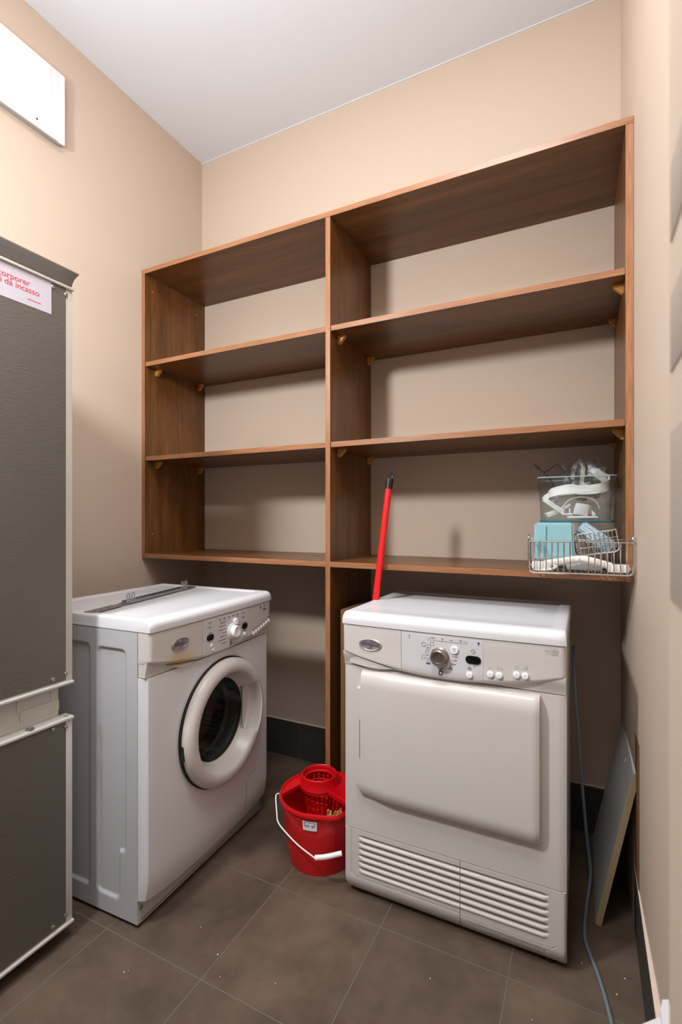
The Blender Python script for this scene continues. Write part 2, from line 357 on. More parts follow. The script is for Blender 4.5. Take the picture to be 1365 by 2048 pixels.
board('bottom_shelf', (X2, D0-.0005, ZB-.0195), (XR-TH, -.001, ZB), 'woodx', 'edgex')
for z in (Z2, Z3):
    board('shelf', (TH+.001, D0+.004, z-TH), (X1-.001, -.004, z), 'woodx', 'edgex')
    board('shelf', (X2+.001, D0+.004, z-TH), (XR-TH-.001, -.004, z), 'woodx', 'edgex')
    for x, sgn in ((TH, 1), (X1, -1), (X2, 1), (XR-TH, -1)):
        for y in (-.325, -.045):
            bm = BM(); zz = z-TH
            prism(bm, [(x, zz), (x+sgn*.030, zz), (x+sgn*.030, zz-.006), (x+sgn*.006, zz-.030), (x, zz-.030)], y-.008, y+.008, 'xz', .001)
            obj('shelf_bracket', bm, M['peg'], U, smooth=False)
for x, sgn in ((TH, 1), (XR-TH, -1)):
    for y in (-.349, -.063):
        for z in (2.175, 1.059):
            bm = BM(); lathe(bm, [(.0045, 0), (.0045, .001*sgn), (.003, .0018*sgn), (0, .002*sgn)], (x, y, z), 'x', 16)
            obj('cover_cap', bm, M['cap'], U, label='small rust red screw cover cap')

# ================================================================== APPLIANCES
W = .61
def smile(x): return .695+.040*(abs(x-.30)/.31)**2.2
def bulge(x): return .008*(1-((x-.305)/.305)**2)
def machine_badge(par, x, y, z, w=.037):
    bm = BM(); prof = [(1.0, 0), (1.0, -.0022), (.92, -.0038), (.86, -.0030), (.0, -.0030)]
    t = BM(); lathe(t, prof, (0, 0, 0), 'y', 48)
    join(bm, t, Matrix.Translation((x, y, z)) @ Matrix.Diagonal((w, 1, w*.47, 1)))
    b = obj('logo_badge', bm, M['silver'], par, label='oval silver maker badge with script lettering')
    text('badge_lettering', 'Whirlpool', .0165*w/.037, M['ink'], b, front_m(x-.001, y-.0033, z), shear=.35, sx=.82)
    bm = BM(); tube(bm, [(x-.006, y-.0036, z+.001), (x+.004, y-.0036, z+.0125), (x+.0085, y-.0036, z+.009), (x-.001, y-.0036, z-.009), (x-.0075, y-.0036, z-.0125)], .0005, 6, smooth=5)
    obj('badge_swirl', bm, M['ink'], b)
def dome(bm, x, y, z, r, h, n=24, sx=1, sz=1):
    t = BM(); lathe(t, [(r, 0), (r, -h*.5), (r*.85, -h*.88), (r*.5, -h), (0, -h*1.02)], (0, 0, 0), 'y', n)
    join(bm, t, Matrix.Translation((x, y, z)) @ Matrix.Diagonal((sx, 1, sz, 1)))
def dash(bm, x, y, z, w, h=.0015): box(bm, (x, y-.0003, z-h/2), (x+w, y+.0002, z+h/2))
def ring(bm, x, y, z, r, t=.0005, sq=False, n=20):
    pts = [(x+r*cos(2*pi*k/n), y, z+r*sin(2*pi*k/n)) for k in range(n)]
    if sq: pts = [(x-r, y, z-r), (x+r, y, z-r), (x+r, y, z+r), (x-r, y, z+r)]
    tube(bm, pts, t, 5, closed=True)

def common_top(T, back, F, lab):
    """lid with rounded front edge, side rails and slightly sunk middle"""
    bm = BM()
    def zt(x, d):  # height of the lid at x, distance d from the front
        z = .853
        sunk = sstep(.028, .034, x)*sstep(.028, .034, W-x)*sstep(.045, .060, d)*sstep(.02, .03, (back+F+.02)-d)
        z -= .004*sunk
        r = .022
        if d < r: z -= r-sqrt(max(0, r*r-(r-d)**2))
        e = min(x, W-x); r2 = .007
        if e < r2: z -= (r2-sqrt(max(0, r2*r2-(r2-e)**2)))
        return z
    xs = [0, .001, .003, .007, .015, .026, .030, .034, .04]+[.04+(W-.08)*k/14 for k in range(1, 14)]+[W-.04, W-.034, W-.030, W-.026, W-.015, W-.007, W-.003, W-.001, W]
    full = back+F+.02; ds = [0, .0006, .002, .004, .008, .014, .022, .035, .045, .05, .055, .06]+[.06+(full-.1)*k/6 for k in range(1, 7)]+[full-.035, full-.03, full-.025, full-.02, full-.01, full]
    G = []
    for x in xs:
        yo = -(F+.018)-bulge(x)*.9+.003*(1-sstep(0, .012, min(x, W-x)))
        row = [bm.verts.new((x, yo+d, zt(x, d))) for d in ds]; G.append(row)
    nx, nd = len(xs), len(ds)
    Bt = []
    for i, x in enumerate(xs): Bt.append([bm.verts.new((x, G[i][0].co.y+.001, .8180)), bm.verts.new((x, G[i][-1].co.y, .8180))])
    for i in range(nx-1):
        for j in range(nd-1): bm.faces.new((G[i][j], G[i+1][j], G[i+1][j+1], G[i][j+1]))
        bm.faces.new((G[i][0], Bt[i][0], Bt[i+1][0], G[i+1][0])); bm.faces.new((G[i][-1], G[i+1][-1], Bt[i+1][1], Bt[i][1]))
        bm.faces.new((Bt[i][0], Bt[i][1], Bt[i+1][1], Bt[i+1][0]))
    for i in (0, nx-1): bm.faces.new(G[i]+[Bt[i][1], Bt[i][0]])
    return obj('lid', bm, M['white'], T, ang=50)

# ---------- washing machine (local x = along its front, local -y = out of its front)
A = radians(90+2.188)
WM = thing('washing_machine', 'white front-loading washing machine with a round glass door', 'washing machine', (.706, -1.031, 0), A)
F = .030; BK = .494
bm = BM()
box(bm, (.012, 0.001, .012), (W-.001, .010, .10), .002); box(bm, (.012, .001, .66), (W-.001, .01, .8155))
box(bm, (.590, .001, .012), (W-.001, BK, .8155), .003); box(bm, (.012, BK-.012, .012), (W-.001, BK, .8155), .003)
box(bm, (.012, .001, .01), (W-.001, BK, .02)); box(bm, (.012, .001, .80), (W-.001, BK, .8155))
obj('cabinet', bm, M['cabgrey'], WM)
# pressed steel side with two sunk pockets (local -x face)
def side_h(y, z):
    a = max(rmask(y, z, .066, .159, .060, .765, .018, .007), rmask(y, z, .043, .120, .196, .765, .018, .007))
    b = rmask(y, z, .186, BK-.03, .066, .770, .018, .007)
    c = rmask(y, z, .016, .040, .0, .9, .001, .003)*0
    return .006*max(a, b)
bm = BM(); t = BM(); panel(t, 0.0005, BK, .012, .8155, lambda y, z: side_h(y, z), .012, nx=150, nz=220)
# panel() is laid out in (x=y, y=depth): swap so the height field faces -x
for v in t.verts: v.co = Vector((v.co.y, v.co.x, v.co.z))
join(bm, t); obj('side_panel', bm, M['cabgrey'], WM, ang=60, label='grey-white pressed steel side with two sunk pockets')
common_top(WM, BK, F, 'white')
# bulged front shell with a hole for the door
def shell_y(x, z):
    e = min(x, W-x); y = -(F)-bulge(x)*.9
    if e < .016: y += .014*(1-sqrt(max(0, 1-(1-e/.016)**2)))
    if z < .16: y += .016*((.16-z)/.10)**2
    return y
DX, DZ, DR = .325, .463, .203
bm = BM(); panel(bm, 0, W, lambda x: .058+.022*(abs(x-.305)/.305)**4, .691, shell_y, -.001, nx=60, nz=50)
sh = obj('front_panel', bm, M['white'], WM, ang=50)
bm = BM(); lathe(bm, [(.148, -.08), (.148, .02)], (DX, 0, DZ), 'y', 64)
cut = obj('cutter', bm, M['white'], WM); md = sh.modifiers.new('b', 'BOOLEAN'); md.object = cut; md.operation = 'DIFFERENCE'; md.solver = 'EXACT'
bake(sh); bpy.data.objects.remove(cut)
sh.data.polygons.foreach_set('use_smooth', [True]*len(sh.data.polygons)); sh.data.set_sharp_from_angle(angle=radians(40))
# control band: lower tuck, drawer, fascia
def band_y(x, z): return -(F-.004)-bulge(x)*.9-.006*sstep(.69, .735, z)
bm = BM(); panel(bm, 0.001, W-.001, .6935, lambda x: smile(x)+.004, band_y, -.002, 60, 8); obj('lower_trim', bm, M['whitep'], WM, ang=60)
def fas_y(x, z):
    e = min(x, W-x); y = -(F+.012)-bulge(x)-.002*sstep(.74, .815, z)
    if e < .014: y += .012*(1-sqrt(max(0, 1-(1-e/.014)**2)))
    d = z-smile(x); y += .006*(1-sstep(0, .008, d))
    return y
bm = BM(); panel(bm, 0, .2085, smile, .8155, fas_y, -.002, 40, 30); dr = obj('detergent_drawer', bm, M['stain'], WM, ang=50, label='detergent drawer front, yellowed above its grip')
bm = BM()   # drawer grip scoop
panel(bm, .066, .186, lambda x: smile(x)-.014+.03*abs((x-.126)/.06)**2*.4, lambda x: smile(x)+.003, lambda x, z: -(F+.006)-bulge(x)+.010*sstep(.69, .73, z), -.004, 20, 6)
obj('grip', bm, M['stain'], dr)
bm = BM(); panel(bm, .07, .182, lambda x: smile(x)-.0018, lambda x: smile(x)+.0012, lambda x, z: fas_y(x, smile(x)+.01)+.0042, -.004, 20, 1); obj('grip_slot', bm, M['gasket'], dr)
machine_badge(dr, .115, fas_y(.115, .765), .765)
bm = BM(); panel(bm, .2095, W, smile, .8155, fas_y, -.002, 60, 30); cp = obj('control_panel', bm, M['whitep'], WM, ang=50)
bm = BM(); panel(bm, .214, .446, lambda x: max(smile(x)+.004, .703), .811, lambda x, z: fas_y(x, z)-.0012, -.03, 30, 10); fi = obj('control_fascia', bm, M['fascia'], cp, ang=50)
y0 = fas_y(.34, .76)-.0014
for x in (.243, .428):
    bm = BM(); prism(bm, rrect(x-.0165, x+.0165, .755-.0095, .755+.0095, .0092), fas_y(x, .755)-.0035, fas_y(x, .755), 'xz', .0008); obj('display', bm, M['disp'], fi)
kn = BM(); lathe(kn, [(.027, 0), (.026, -.003), (.0215, -.006), (.020, -.020), (.0165, -.023), (.011, -.0215), (0, -.0205)], (.354, y0, .752), 'y', 40)
kn = obj('programme_knob', kn, M['strip'], fi)
bm = BM(); box(bm, (.3532, y0-.0235, .764), (.3548, y0-.0225, .770)); obj('knob_mark', bm, M['ink'], kn)
bm = BM(); lathe(bm, [(.0115, 0), (.0105, -.009), (.008, -.0105), (.005, -.0085), (0, -.008)], (.369, y0, .783), 'y', 24); obj('start_button', bm, M['strip'], fi)
for x, z, s in ((.250, .7275, '+'), (.2555, .7135, '-')):
    bm = BM(); dome(bm, x, fas_y(x, z)-.001, z, .0062, .004); b = obj('button', bm, M['strip'], fi); text('button_sign', s, .010, M['ink'], b, front_m(x, fas_y(x, z)-.0054, z))
bm = BM(); dome(bm, .428, fas_y(.428, .727)-.001, .727, .0068, .005); obj('button', bm, M['strip'], fi)
for k in range(7):
    x = .486+k*.0178; z = .716+.0255*(k/6)**1.15; bm = BM(); dome(bm, x, fas_y(x, z), z, .0066, .0036, sz=1.1); obj('button', bm, M['strip'], cp)
text('sense_mark', '6', .026, M['ink'], fi, front_m(.347, fas_y(.347, .712)-.0016, .7145), shear=.2)
# printed scale marks on the fascia
bm = BM(); fy = lambda x, z: fas_y(x, z)-.0015
for k in range(7):
    z = .790-k*.0112; xw = .026+.007*(k % 3); xr = .330-.004*abs(k-3)+(0 if k < 6 else .008); dash(bm, xr-xw, fy(xr, z), z, xw*.45); dash(bm, xr-xw*.5, fy(xr, z), z, xw*.5)
for k in range(6):
    z = .775-k*.0105; xl = .386; dash(bm, xl, fy(xl, z), z, .012+.004*(k % 2))
for k in range(5):
    x = .290+k*.0235; box(bm, (x-.001, fy(x, .797)-.0003, .796), (x+.001, fy(x, .797), .7985)); dash(bm, x-.007, fy(x, .803), .8035, .013)
for x in (.240, .418):
    for z in (.797, .783): dash(bm, x-.010, fy(x, z), z+.005, .020); box(bm, (x-.001, fy(x, z)-.0003, z-.003), (x+.001, fy(x, z), z-.0005))
dash(bm, .412, fy(.42, .77), .7685, .028); dash(bm, .418, fy(.42, .74), .7385, .020); dash(bm, .232, fy(.24, .77), .7685, .020)
obj('printed_marks', bm, M['ink'], fi, smooth=False)
bm = BM(); fy2 = lambda x, z: fas_y(x, z)-.0003
for k in range(7):
    x = .486+k*.0178; z = .730+.0255*(k/6)**1.15; dash(bm, x-.007, fy2(x, z), z, .013)
for k in range(5): box(bm, (.590, fy2(.59, .79)-.0003, .800-k*.011), (.592, fy2(.59, .79), .8025-k*.011)); dash(bm, .5945, fy2(.596, .79), .8013-k*.011, .005)
ring(bm, .556, fy2(.556, .80), .8035, .004, sq=True); dash(bm, .562, fy2(.565, .80), .8035, .010); dash(bm, .545, fy2(.55, .79), .7935, .026); dash(bm, .550, fy2(.55, .79), .7895, .018)
prism(bm, [(.528, .7985), (.5365, .7985), (.5335, .806), (.5325, .8095), (.5312, .8095), (.5305, .806)], fy2(.53, .8)-.0003, fy2(.53, .8)+.0003)
obj('printed_marks', bm, M['ink'], cp, smooth=False)
# porthole door
yd = -(F+.008)
bm = BM(); lathe(bm, [(DR+.004, yd+.002), (DR+.004, yd-.004), (DR-.004, yd-.006), (.182, yd-.002), (.182, yd+.004)], (DX, 0, DZ), 'y', 96, closed=True); obj('door_gap_ring', bm, M['black'], WM, label='dark seal ring between door and front')
door = BM()
prof = [(DR-.001, yd-.006), (DR, yd-.014), (DR-.003, yd-.024), (DR-.012, yd-.032), (DR-.026, yd-.036), (.166, yd-.035), (.160, yd-.033), (.157, yd-.028), (.150, yd-.012), (.141, yd+.006), (.1345, yd+.017), (.1325, yd+.019), (.1325, yd+.024), (.146, yd+.024), (.150, yd-.004)]
n = 120; rings = []
for r, h in prof:
    rr = []
    for k in range(n):
        a = 2*pi*k/n
        r2, h2 = r, h
        hm = sstep(radians(33), radians(30.5), abs(math.atan2(sin(a), cos(a))))
        if .134 < r < .167 and h < yd+.02:
            tr, th = {.166: (.176, 0), .160: (.173, 0), .157: (.171, 0), .150: (.169, 0), .141: (.167, .003), .1345: (.164, .0)}[r]
            r2 = r+hm*(tr-r); h2 = h+hm*th
        rr.append(door.verts.new((DX+r2*cos(a), h2, DZ+r2*sin(a))))
    rings.append(rr)
for i in range(len(prof)):
    Aa, Bb = rings[i], rings[(i+1) % len(prof)]
    for k in range(n): door.faces.new((Aa[k], Aa[(k+1) % n], Bb[(k+1) % n], Bb[k]))
door = obj('door', door, M['whitep'], WM, ang=50, label='round white porthole door ring')
# grip insert: closes the right side of the funnel along a straight upright edge
bm = BM(); nu, nv = 14, 30; G = []
for i in range(nu+1):
    u = i/nu; row = []
    for k in range(nv+1):
        a = radians(32)*(-1+2*k/nv); xo = (1-u)*.117+u*.168*cos(a); zo = (1-u)*.117*math.tan(a)+u*.168*sin(a)
        row.append(bm.verts.new((DX+xo, yd+.013-.004*u-.006*(1-u)**4, DZ+zo)))
    G.append(row)
for i in range(nu):
    for k in range(nv): bm.faces.new((G[i][k], G[i+1][k], G[i+1][k+1], G[i][k+1]))
gi = obj('grip_insert', bm, M['whitep'], door, ang=60); gi.modifiers.new('s', 'SOLIDIFY').thickness = .003; bake(gi)
bm = BM(); tube(bm, [(DX+.175*cos(a), yd-.036, DZ+.175*sin(a)) for a in [radians(-27+54*k/20) for k in range(21)]], .0032, 8, taper=lambda t: .3+.7*sin(pi*t)); obj('door_handle', bm, M['strip'], door, label='thin raised handle rib at the right of the door ring')
bm = BM(); box(bm, (DX-DR-.0015, yd-.015, DZ-.048), (DX-DR+.006, yd-.002, DZ-.004), .001); obj('door_hinge', bm, M['black'], door)
bm = BM(); lathe_open(bm, [(.1328, yd+.0195), (.131, yd+.028), (.122, yd+.075), (.095, yd+.115), (.055, yd+.13), (.0, yd+.135)], (DX, 0, DZ), 'y', 64); obj('door_glass', bm, M['doorglass'], door, label='dark glass bowl')
bm = BM(); lathe_open(bm, [(.147, yd+.030), (.135, yd+.036), (.128, yd+.05), (.130, yd+.075), (.122, yd+.085), (.130, yd+.10), (.150, yd+.105)], (DX, 0, DZ), 'y', 64); obj('door_gasket', bm, M['gasket'], WM)
bm = BM(); lathe_open(bm, [(.130, yd+.104), (.138, yd+.11), (.150, yd+.118), (.235, yd+.13), (.238, yd+.15), (.238, yd+.42), (.225, yd+.44), (0, yd+.44)], (DX, 0, DZ-.02), 'y', 72)
obj('drum', bm, M['drum'], WM)
# filter flap
fhi = lambda x: .184+.0235*sstep(.462, .505, x)-.0*x
flo = lambda x: .087+.034*sstep(.510, .557, x)**1.4
bm = BM(); panel(bm, .4603, .5587, lambda x: flo(x)-.0015, lambda x: fhi(x)+.0015, lambda x, z: shell_y(x, z)-.0005, -.02, 20, 10); obj('flap_shade_plate', bm, M['gasket'], WM, label='dark plate standing in for shade round the filter flap')  # dark raised plate stands in for the shaded gap around the flap
bm = BM(); panel(bm, .462, .557, flo, fhi, lambda x, z: shell_y(x, z)-.0014, -.02, 20, 10); obj('filter_flap', bm, M['white'], WM)
bm = BM(); dome(bm, .012, -.0005, .055, .005, .003); obj('kick_screw', bm, M['gasket'], WM)
for x, y in ((.04, .03), (W-.04, .03), (.04, BK-.04), (W-.04, BK-.04)):
    bm = BM(); lathe(bm, [(.018, 0), (.018, .008), (.01, .012)], (x, y, 0), 'z', 20); obj('foot', bm, M['black'], WM)
# red laundry inside
bm = BM(); bmesh.ops.create_icosphere(bm, subdivisions=5, radius=1)
for v in bm.verts:
    p = v.co; k = 1+.22*sin(5*p.x+3*p.z)*cos(4*p.y)+.10*sin(13*p.z+9*p.x); v.co = Vector((p.x*.10*k, p.y*.07*k, max(-.055, p.z*.10*k)))
rc = obj('cloth', bm, M['cloth']); tag(rc, 'red cloth lying in the drum behind the round washing machine door', 'cloth')
rc.location = WM.matrix_basis @ Vector((DX+.09, yd+.27, DZ-.165)); rc.rotation_euler = (0, 0, A)

# metal rail on the washing machine lid
MR = thing('metal_rail', 'flat zinc mounting rail lying across the washing machine lid', 'rail', (0, 0, 0))
Wl = lambda u, nn, z=.853: WM.matrix_basis @ Vector((u, -nn, z))
p0, p1 = Wl(.012, -.205), Wl(.575, -.312); dvec = (p1-p0).normalized(); L = (p1-p0).length
MR.location = p0; MR.location.z = .8535; MR.rotation_euler = (0, 0, math.atan2(dvec.y, dvec.x))
bm = BM()
for a, b, wd in ((0, .12, .019), (.12, .165, .012), (.165, L-.06, .015), (L-.06, L, .018)):
    box(bm, (a, -wd, .0), (b, wd, .0018), .0004, 1)
for s in (-1, 1): box(bm, (.165, s*.015-.001, 0), (L-.06, s*.015+.001, .008), .0004, 1)
box(bm, (.15, -.005, .0015), (L-.03, .006, .006), .001, 1)
for x in (.015, .035, .06): dome(bm, 0, 0, 0, .0001, .0001) if 0 else None
obj('channel', bm, M['zinc'], MR, smooth=False)
for x in (.02, .045, .075, .3, .42, L-.02):
    bm = BM(); lathe(bm, [(.004, .0018), (.0035, .0024), (0, .0024)], (x, -.004, 0), 'z', 12); obj('rivet', bm, M['darkwire'], MR, smooth=False)
for cx in (.175, L-.075):
    bm = BM(); zz = .004
    pts = []
    for k, dx in enumerate((-.020, -.020, -.008, -.008, .004, .004, .016, .016)):
        pts.append((cx+dx, -.012, zz+(.004 if k in (0, 3, 4, 7) else .026)))
    tube(bm, pts, .0022, 6, smooth=3)
    box(bm, (cx-.024, -.0135, .002), (cx+.02, -.011, .012)); box(bm, (cx-.024, -.014, .0015), (cx+.02, .016, .003))
    obj('clip', bm, M['zinc'], MR)

# ---------- tumble dryer
TD = thing('tumble_dryer', 'white tumble dryer with a large rectangular door and louvred base', 'tumble dryer', (1.157, -.646, 0))
F = .012; BK = .46
bm = BM(); box(bm, (.003, .001, .205), (W-.003, BK, .8155), .004); box(bm, (.003, .019, .012), (W-.003, BK, .204), .004); obj('cabinet', bm, M['cabgrey'], TD)
common_top(TD, BK, F, 'white')
def dsh(x, z):
    e = min(x, W-x); y = -F
    if e < .008: y += .007*(1-sqrt(max(0, 1-(1-e/.008)**2)))
    return y
bm = BM(); panel(bm, 0, W, .2065, .691, dsh, -.0005, 60, 20); obj('front_panel', bm, M['whitep'], TD, ang=50)
def band_y(x, z): return -(F-.002)-.012*sstep(.690, .735, z)
bm = BM(); panel(bm, 0.001, W-.001, .6935, lambda x: smile(x)+.004, band_y, -.0005, 60, 8); obj('lower_trim', bm, M['whitep'], TD, ang=60)
def fas_y(x, z):
    e = min(x, W-x); y = -(F+.012)-bulge(x)-.002*sstep(.74, .815, z)
    if e < .010: y += .009*(1-sqrt(max(0, 1-(1-e/.010)**2)))
    d = z-smile(x); y += .005*(1-sstep(0, .008, d))
    return y
dsm = lambda x: max(smile(x), .697+.036*max(0, (.188-x)/.18)**.8)
bm = BM(); panel(bm, 0, .1865, dsm, .8155, fas_y, -.0005, 40, 30); dr = obj('water_drawer', bm, M['whitep'], TD, ang=50)
bm = BM(); panel(bm, .02, .186, lambda x: .7015-.006*sin(pi*(x-.02)/.166), lambda x: dsm(x)-.001-.004*sin(pi*(x-.02)/.166), lambda x, z: -(F+.004)-.008*sin(pi*min(1, max(0, (x-.02)/.166))), -.001, 24, 6)
obj('grip', bm, M['whitep'], dr)
machine_badge(dr, .0925, fas_y(.0925, .765), .764, .036)
bm = BM(); panel(bm, .1875, W, smile, .8155, fas_y, -.0005, 60, 30); cp = obj('control_panel', bm, M['whitep'], TD, ang=50)
bm = BM(); panel(bm, .190, .412, lambda x: smile(x)+.004, .8105, lambda x, z: fas_y(x, z)-.0008, -.01, 30, 10); fi = obj('control_fascia', bm, M['fascia'], cp, ang=50)
bm = BM(); prism(bm, rrect(.387-.020, .387+.020, .7585-.0105, .7585+.0105, .0102), fas_y(.387, .7585)-.0030, fas_y(.387, .7585), 'xz', .0006); obj('display', bm, M['disp'], fi)
y0 = fas_y(.298, .756)-.0008
bm = BM(); lathe(bm, [(.0255, 0), (.0255, -.003), (.0225, -.006), (.0215, -.020), (.019, -.0225), (.0135, -.0215), (.012, -.019), (0, -.0185)], (.298, y0, .756), 'y', 48)
kn = obj('programme_knob', bm, M['bronze'], fi, ang=30, label='round brushed metal programme knob')
bm = BM(); box(bm, (.2975, y0-.0228, .770), (.2985, y0-.0218, .776)); obj('knob_mark', bm, M['ink'], kn)
bm = BM(); lathe(bm, [(.0105, 0), (.0105, -.004), (.0095, -.0052), (0, -.005)], (.338, y0, .7795), 'y', 28); sb = obj('start_button', bm, M['strip'], fi)
bm = BM(); ring(bm, .338, y0-.0052, .7795, .0042, .0004); dash(bm, .3375, y0-.0052, .7795, .001, .005); obj('button_sign', bm, M['ink'], sb, smooth=False)
for par, pts in ((fi, ((.3775, .7175),)), (cp, ((.4305, .7265), (.4525, .7265), (.495, .7335), (.5155, .7335)))):
    for x, z in pts:
        bm = BM(); dome(bm, x, fas_y(x, z)-.0005, z, .0086, .0055); b = obj('button', bm, M['strip'], par)
        bm = BM(); lathe(bm, [(.0011, 0), (.0011, -.0004), (0, -.0004)], (x, fas_y(x, z)-.0058, z+.002), 'y', 10); obj('button_dot', bm, M['ink'], b)
text('sense_mark', '6', .031, M['ink'], fi, front_m(.299, fas_y(.299, .712)-.0011, .7155), shear=.25)
text('sense_lettering', 'SENSE', .0062, M['ink'], fi, front_m(.2995, fas_y(.299, .70)-.0011, .7035))
fy = lambda x, z: fas_y(x, z)-.0011
bm = BM()
# programme symbols round the knob
for (x, z, r) in ((.277, .789, .0045), (.268, .7815, .0042), (.263, .762, .0042), (.264, .7515, .0042)): ring(bm, x, fy(x, z), z, r, .0004, sq=True)
ring(bm, .2535, fy(.25, .785), .785, .0055, .0005)
tube(bm, [(.247, fy(.25, .75), .744), (.2505, fy(.25, .75), .7565), (.2545, fy(.25, .75), .7565), (.2565, fy(.25, .75), .744)], .0004, 5, closed=True)
tube(bm, [(.262, fy(.26, .74), .7385), (.2655, fy(.26, .74), .7445), (.271, fy(.26, .74), .7445), (.272, fy(.26, .74), .7385)], .0004, 5, closed=True)
tube(bm, [(.260, fy(.26, .772), .7705), (.263, fy(.26, .772), .776), (.269, fy(.26, .772), .776), (.270, fy(.26, .772), .7705)], .0004, 5, closed=True)
for k in range(5): dash(bm, .2755, fy(.276, .76), .782-k*.0095, .0018)
for k in range(3): x = .326+.002*k; dash(bm, .332-.003*k, fy(.333, .75), .7605-k*.010, .0018); dash(bm, .338-.003*k, fy(.34, .75), .7605-k*.010, .009)
for a in (90, 210, 330):
    c, s = cos(radians(a)), sin(radians(a)); tube(bm, [(.3265, fy(.326, .73), .7295), (.3265+.006*c, fy(.326, .73), .7295+.006*s)], .0011, 5)
# progress line over the knob
for k, x in enumerate((.282, .3055, .330, .3545)): box(bm, (x-.0012, fy(x, .80)-.0002, .7975), (x+.0012, fy(x, .80)+.0002, .800))
for x in (.286, .3095, .334): dash(bm, x, fy(x+.008, .80), .7988, .016, .0005)
tube(bm, [(.275, fy(.27, .8), .7985), (.2685, fy(.27, .8), .7985), (.2665, fy(.27, .8), .8015), (.2685, fy(.27, .8), .8045), (.273, fy(.27, .8), .8045)], .0003, 5)
tube(bm, [(.359, fy(.37, .8), .7988), (.3705, fy(.37, .8), .7988), (.3725, fy(.37, .8), .8015), (.3705, fy(.37, .8), .8045), (.362, fy(.37, .8), .8045)], .0003, 5)
ring(bm, .3055, fy(.3055, .8), .805, .0022, .0004); tube(bm, [(.350, fy(.35, .8), .8035), (.353, fy(.35, .8), .807), (.358, fy(.35, .8), .807), (.359, fy(.35, .8), .8035)], .0004, 5, closed=True)
dash(bm, .326, fy(.33, .8), .804, .007, .001); ring(bm, .277, fy(.277, .8), .805, .0018, .0005); dash(bm, .2815, fy(.28, .8), .8055, .003, .002)
ring(bm, .212, fy(.212, .8), .8045, .0022, .0004); box(bm, (.211, fy(.212, .8)-.0002, .7975), (.213, fy(.212, .8)+.0002, .7995))
ring(bm, .3875, fy(.3875, .78), .7805, .005, .0005); tube(bm, [(.3875, fy(.3875, .78), .7805), (.3905, fy(.3875, .78), .7815)], .0004, 5)
tube(bm, [(.3715+dx, fy(.3775, .735), .7345+dz) for dx, dz in ((0, 0), (.006, .0055), (.012, 0), (.006, -.0055))], .0005, 5, closed=True); ring(bm, .3775, fy(.3775, .735), .7345, .0018, .0004)
box(bm, (.4, fy(.4, .8)-.0002, .797), (.402, fy(.4, .8)+.0002, .7992)); dash(bm, .389, fy(.39, .74), .742, .004)
obj('printed_marks', bm, M['ink'], fi, smooth=False)
bm = BM(); lathe(bm, [(.0030, 0), (.0030, -.0004), (0, -.0004)], (.401, fy(.4, .8), .8035), 'y', 16)
obj('blue_symbol', bm, M['blueink'], fi, smooth=False)
bm = BM(); dash(bm, .260, fy(.265, .733), .7335, .012, .004); obj('blue_symbol', bm, M['blueink'], fi, smooth=False)
bm = BM(); fy2 = lambda x, z: fas_y(x, z)-.0002
for a in range(0, 181, 36): c, s = cos(radians(a)), sin(radians(a)); tube(bm, [(.4305+.0025*c, fy2(.43, .74), .7395+.0025*s), (.4305+.006*c, fy2(.43, .74), .7395+.006*s)], .0004, 5)
for a in range(0, 360, 45): c, s = cos(radians(a)), sin(radians(a)); tube(bm, [(.4505+.0035*c, fy2(.45, .74), .7435+.0035*s), (.4505+.0058*c, fy2(.45, .74), .7435+.0058*s)], .0004, 5)
ring(bm, .4505, fy2(.45, .74), .7435, .0024, .0004); dash(bm, .4575, fy2(.458, .74), .7435, .0035, .0045)
tube(bm, [(.490, fy2(.495, .75), .7475), (.4915, fy2(.495, .75), .7545), (.4935, fy2(.495, .75), .757), (.4965, fy2(.495, .75), .757), (.4985, fy2(.495, .75), .7545), (.500, fy2(.495, .75), .7475)], .0005, 5, closed=True)
tube(bm, [(.508, fy2(.515, .75), .7495), (.513, fy2(.515, .75), .7525), (.521, fy2(.515, .75), .7525), (.519, fy2(.515, .75), .7575), (.513, fy2(.515, .75), .7575)], .0005, 5); tube(bm, [(.506, fy2(.515, .75), .7495), (.522, fy2(.515, .75), .7495), (.521, fy2(.515, .75), .7525)], .0005, 5)
tube(bm, [(x, fy2(.574, .80), z) for x, z in rrect(.556, .592, .7985, .8075, .004, 3)], .0004, 5, closed=True)
dash(bm, .560, fy2(.56, .80), .803, .013, .002); dash(bm, .576, fy2(.57, .80), .803, .012, .0028)
for k in range(7): dash(bm, .559+k*.0045+(.002 if k > 2 else 0), fy2(.57, .79), .7945, .003, .002)
obj('printed_marks', bm, M['greyp'], cp, smooth=False)
# big door: pillow-shaped, left grip tab
def dd(x, z, z0=.311, z1=.687):
    t = .030; e = min(z-z0, z1-z); r = .045
    if e < r: t -= .026*(1-sqrt(max(0, 1-(1-e/r)**2)))
    t -= .010*(1-sstep(.061, .16, x)); t -= .006*(1-sstep(0, .01, .549-x))
    return -(F+t)
bm = BM(); panel(bm, .061, .549, .311, .687, dd, -F+.0005, 80, 60); door = obj('door', bm, M['whitep'], TD, ang=55)
bm = BM(); panel(bm, .0475, .0609, .338, .632, lambda x, z: dd(.061, z)+.004*(1-sstep(.0475, .058, x)), -F+.0005, 8, 40); tb = obj('door_tab', bm, M['whitep'], door, ang=55)
bm = BM(); panel(bm, .0585, .0603, .430, .542, lambda x, z: dd(.061, z)-.0004, -F, 1, 10); obj('grip_slot', bm, M['gasket'], tb)
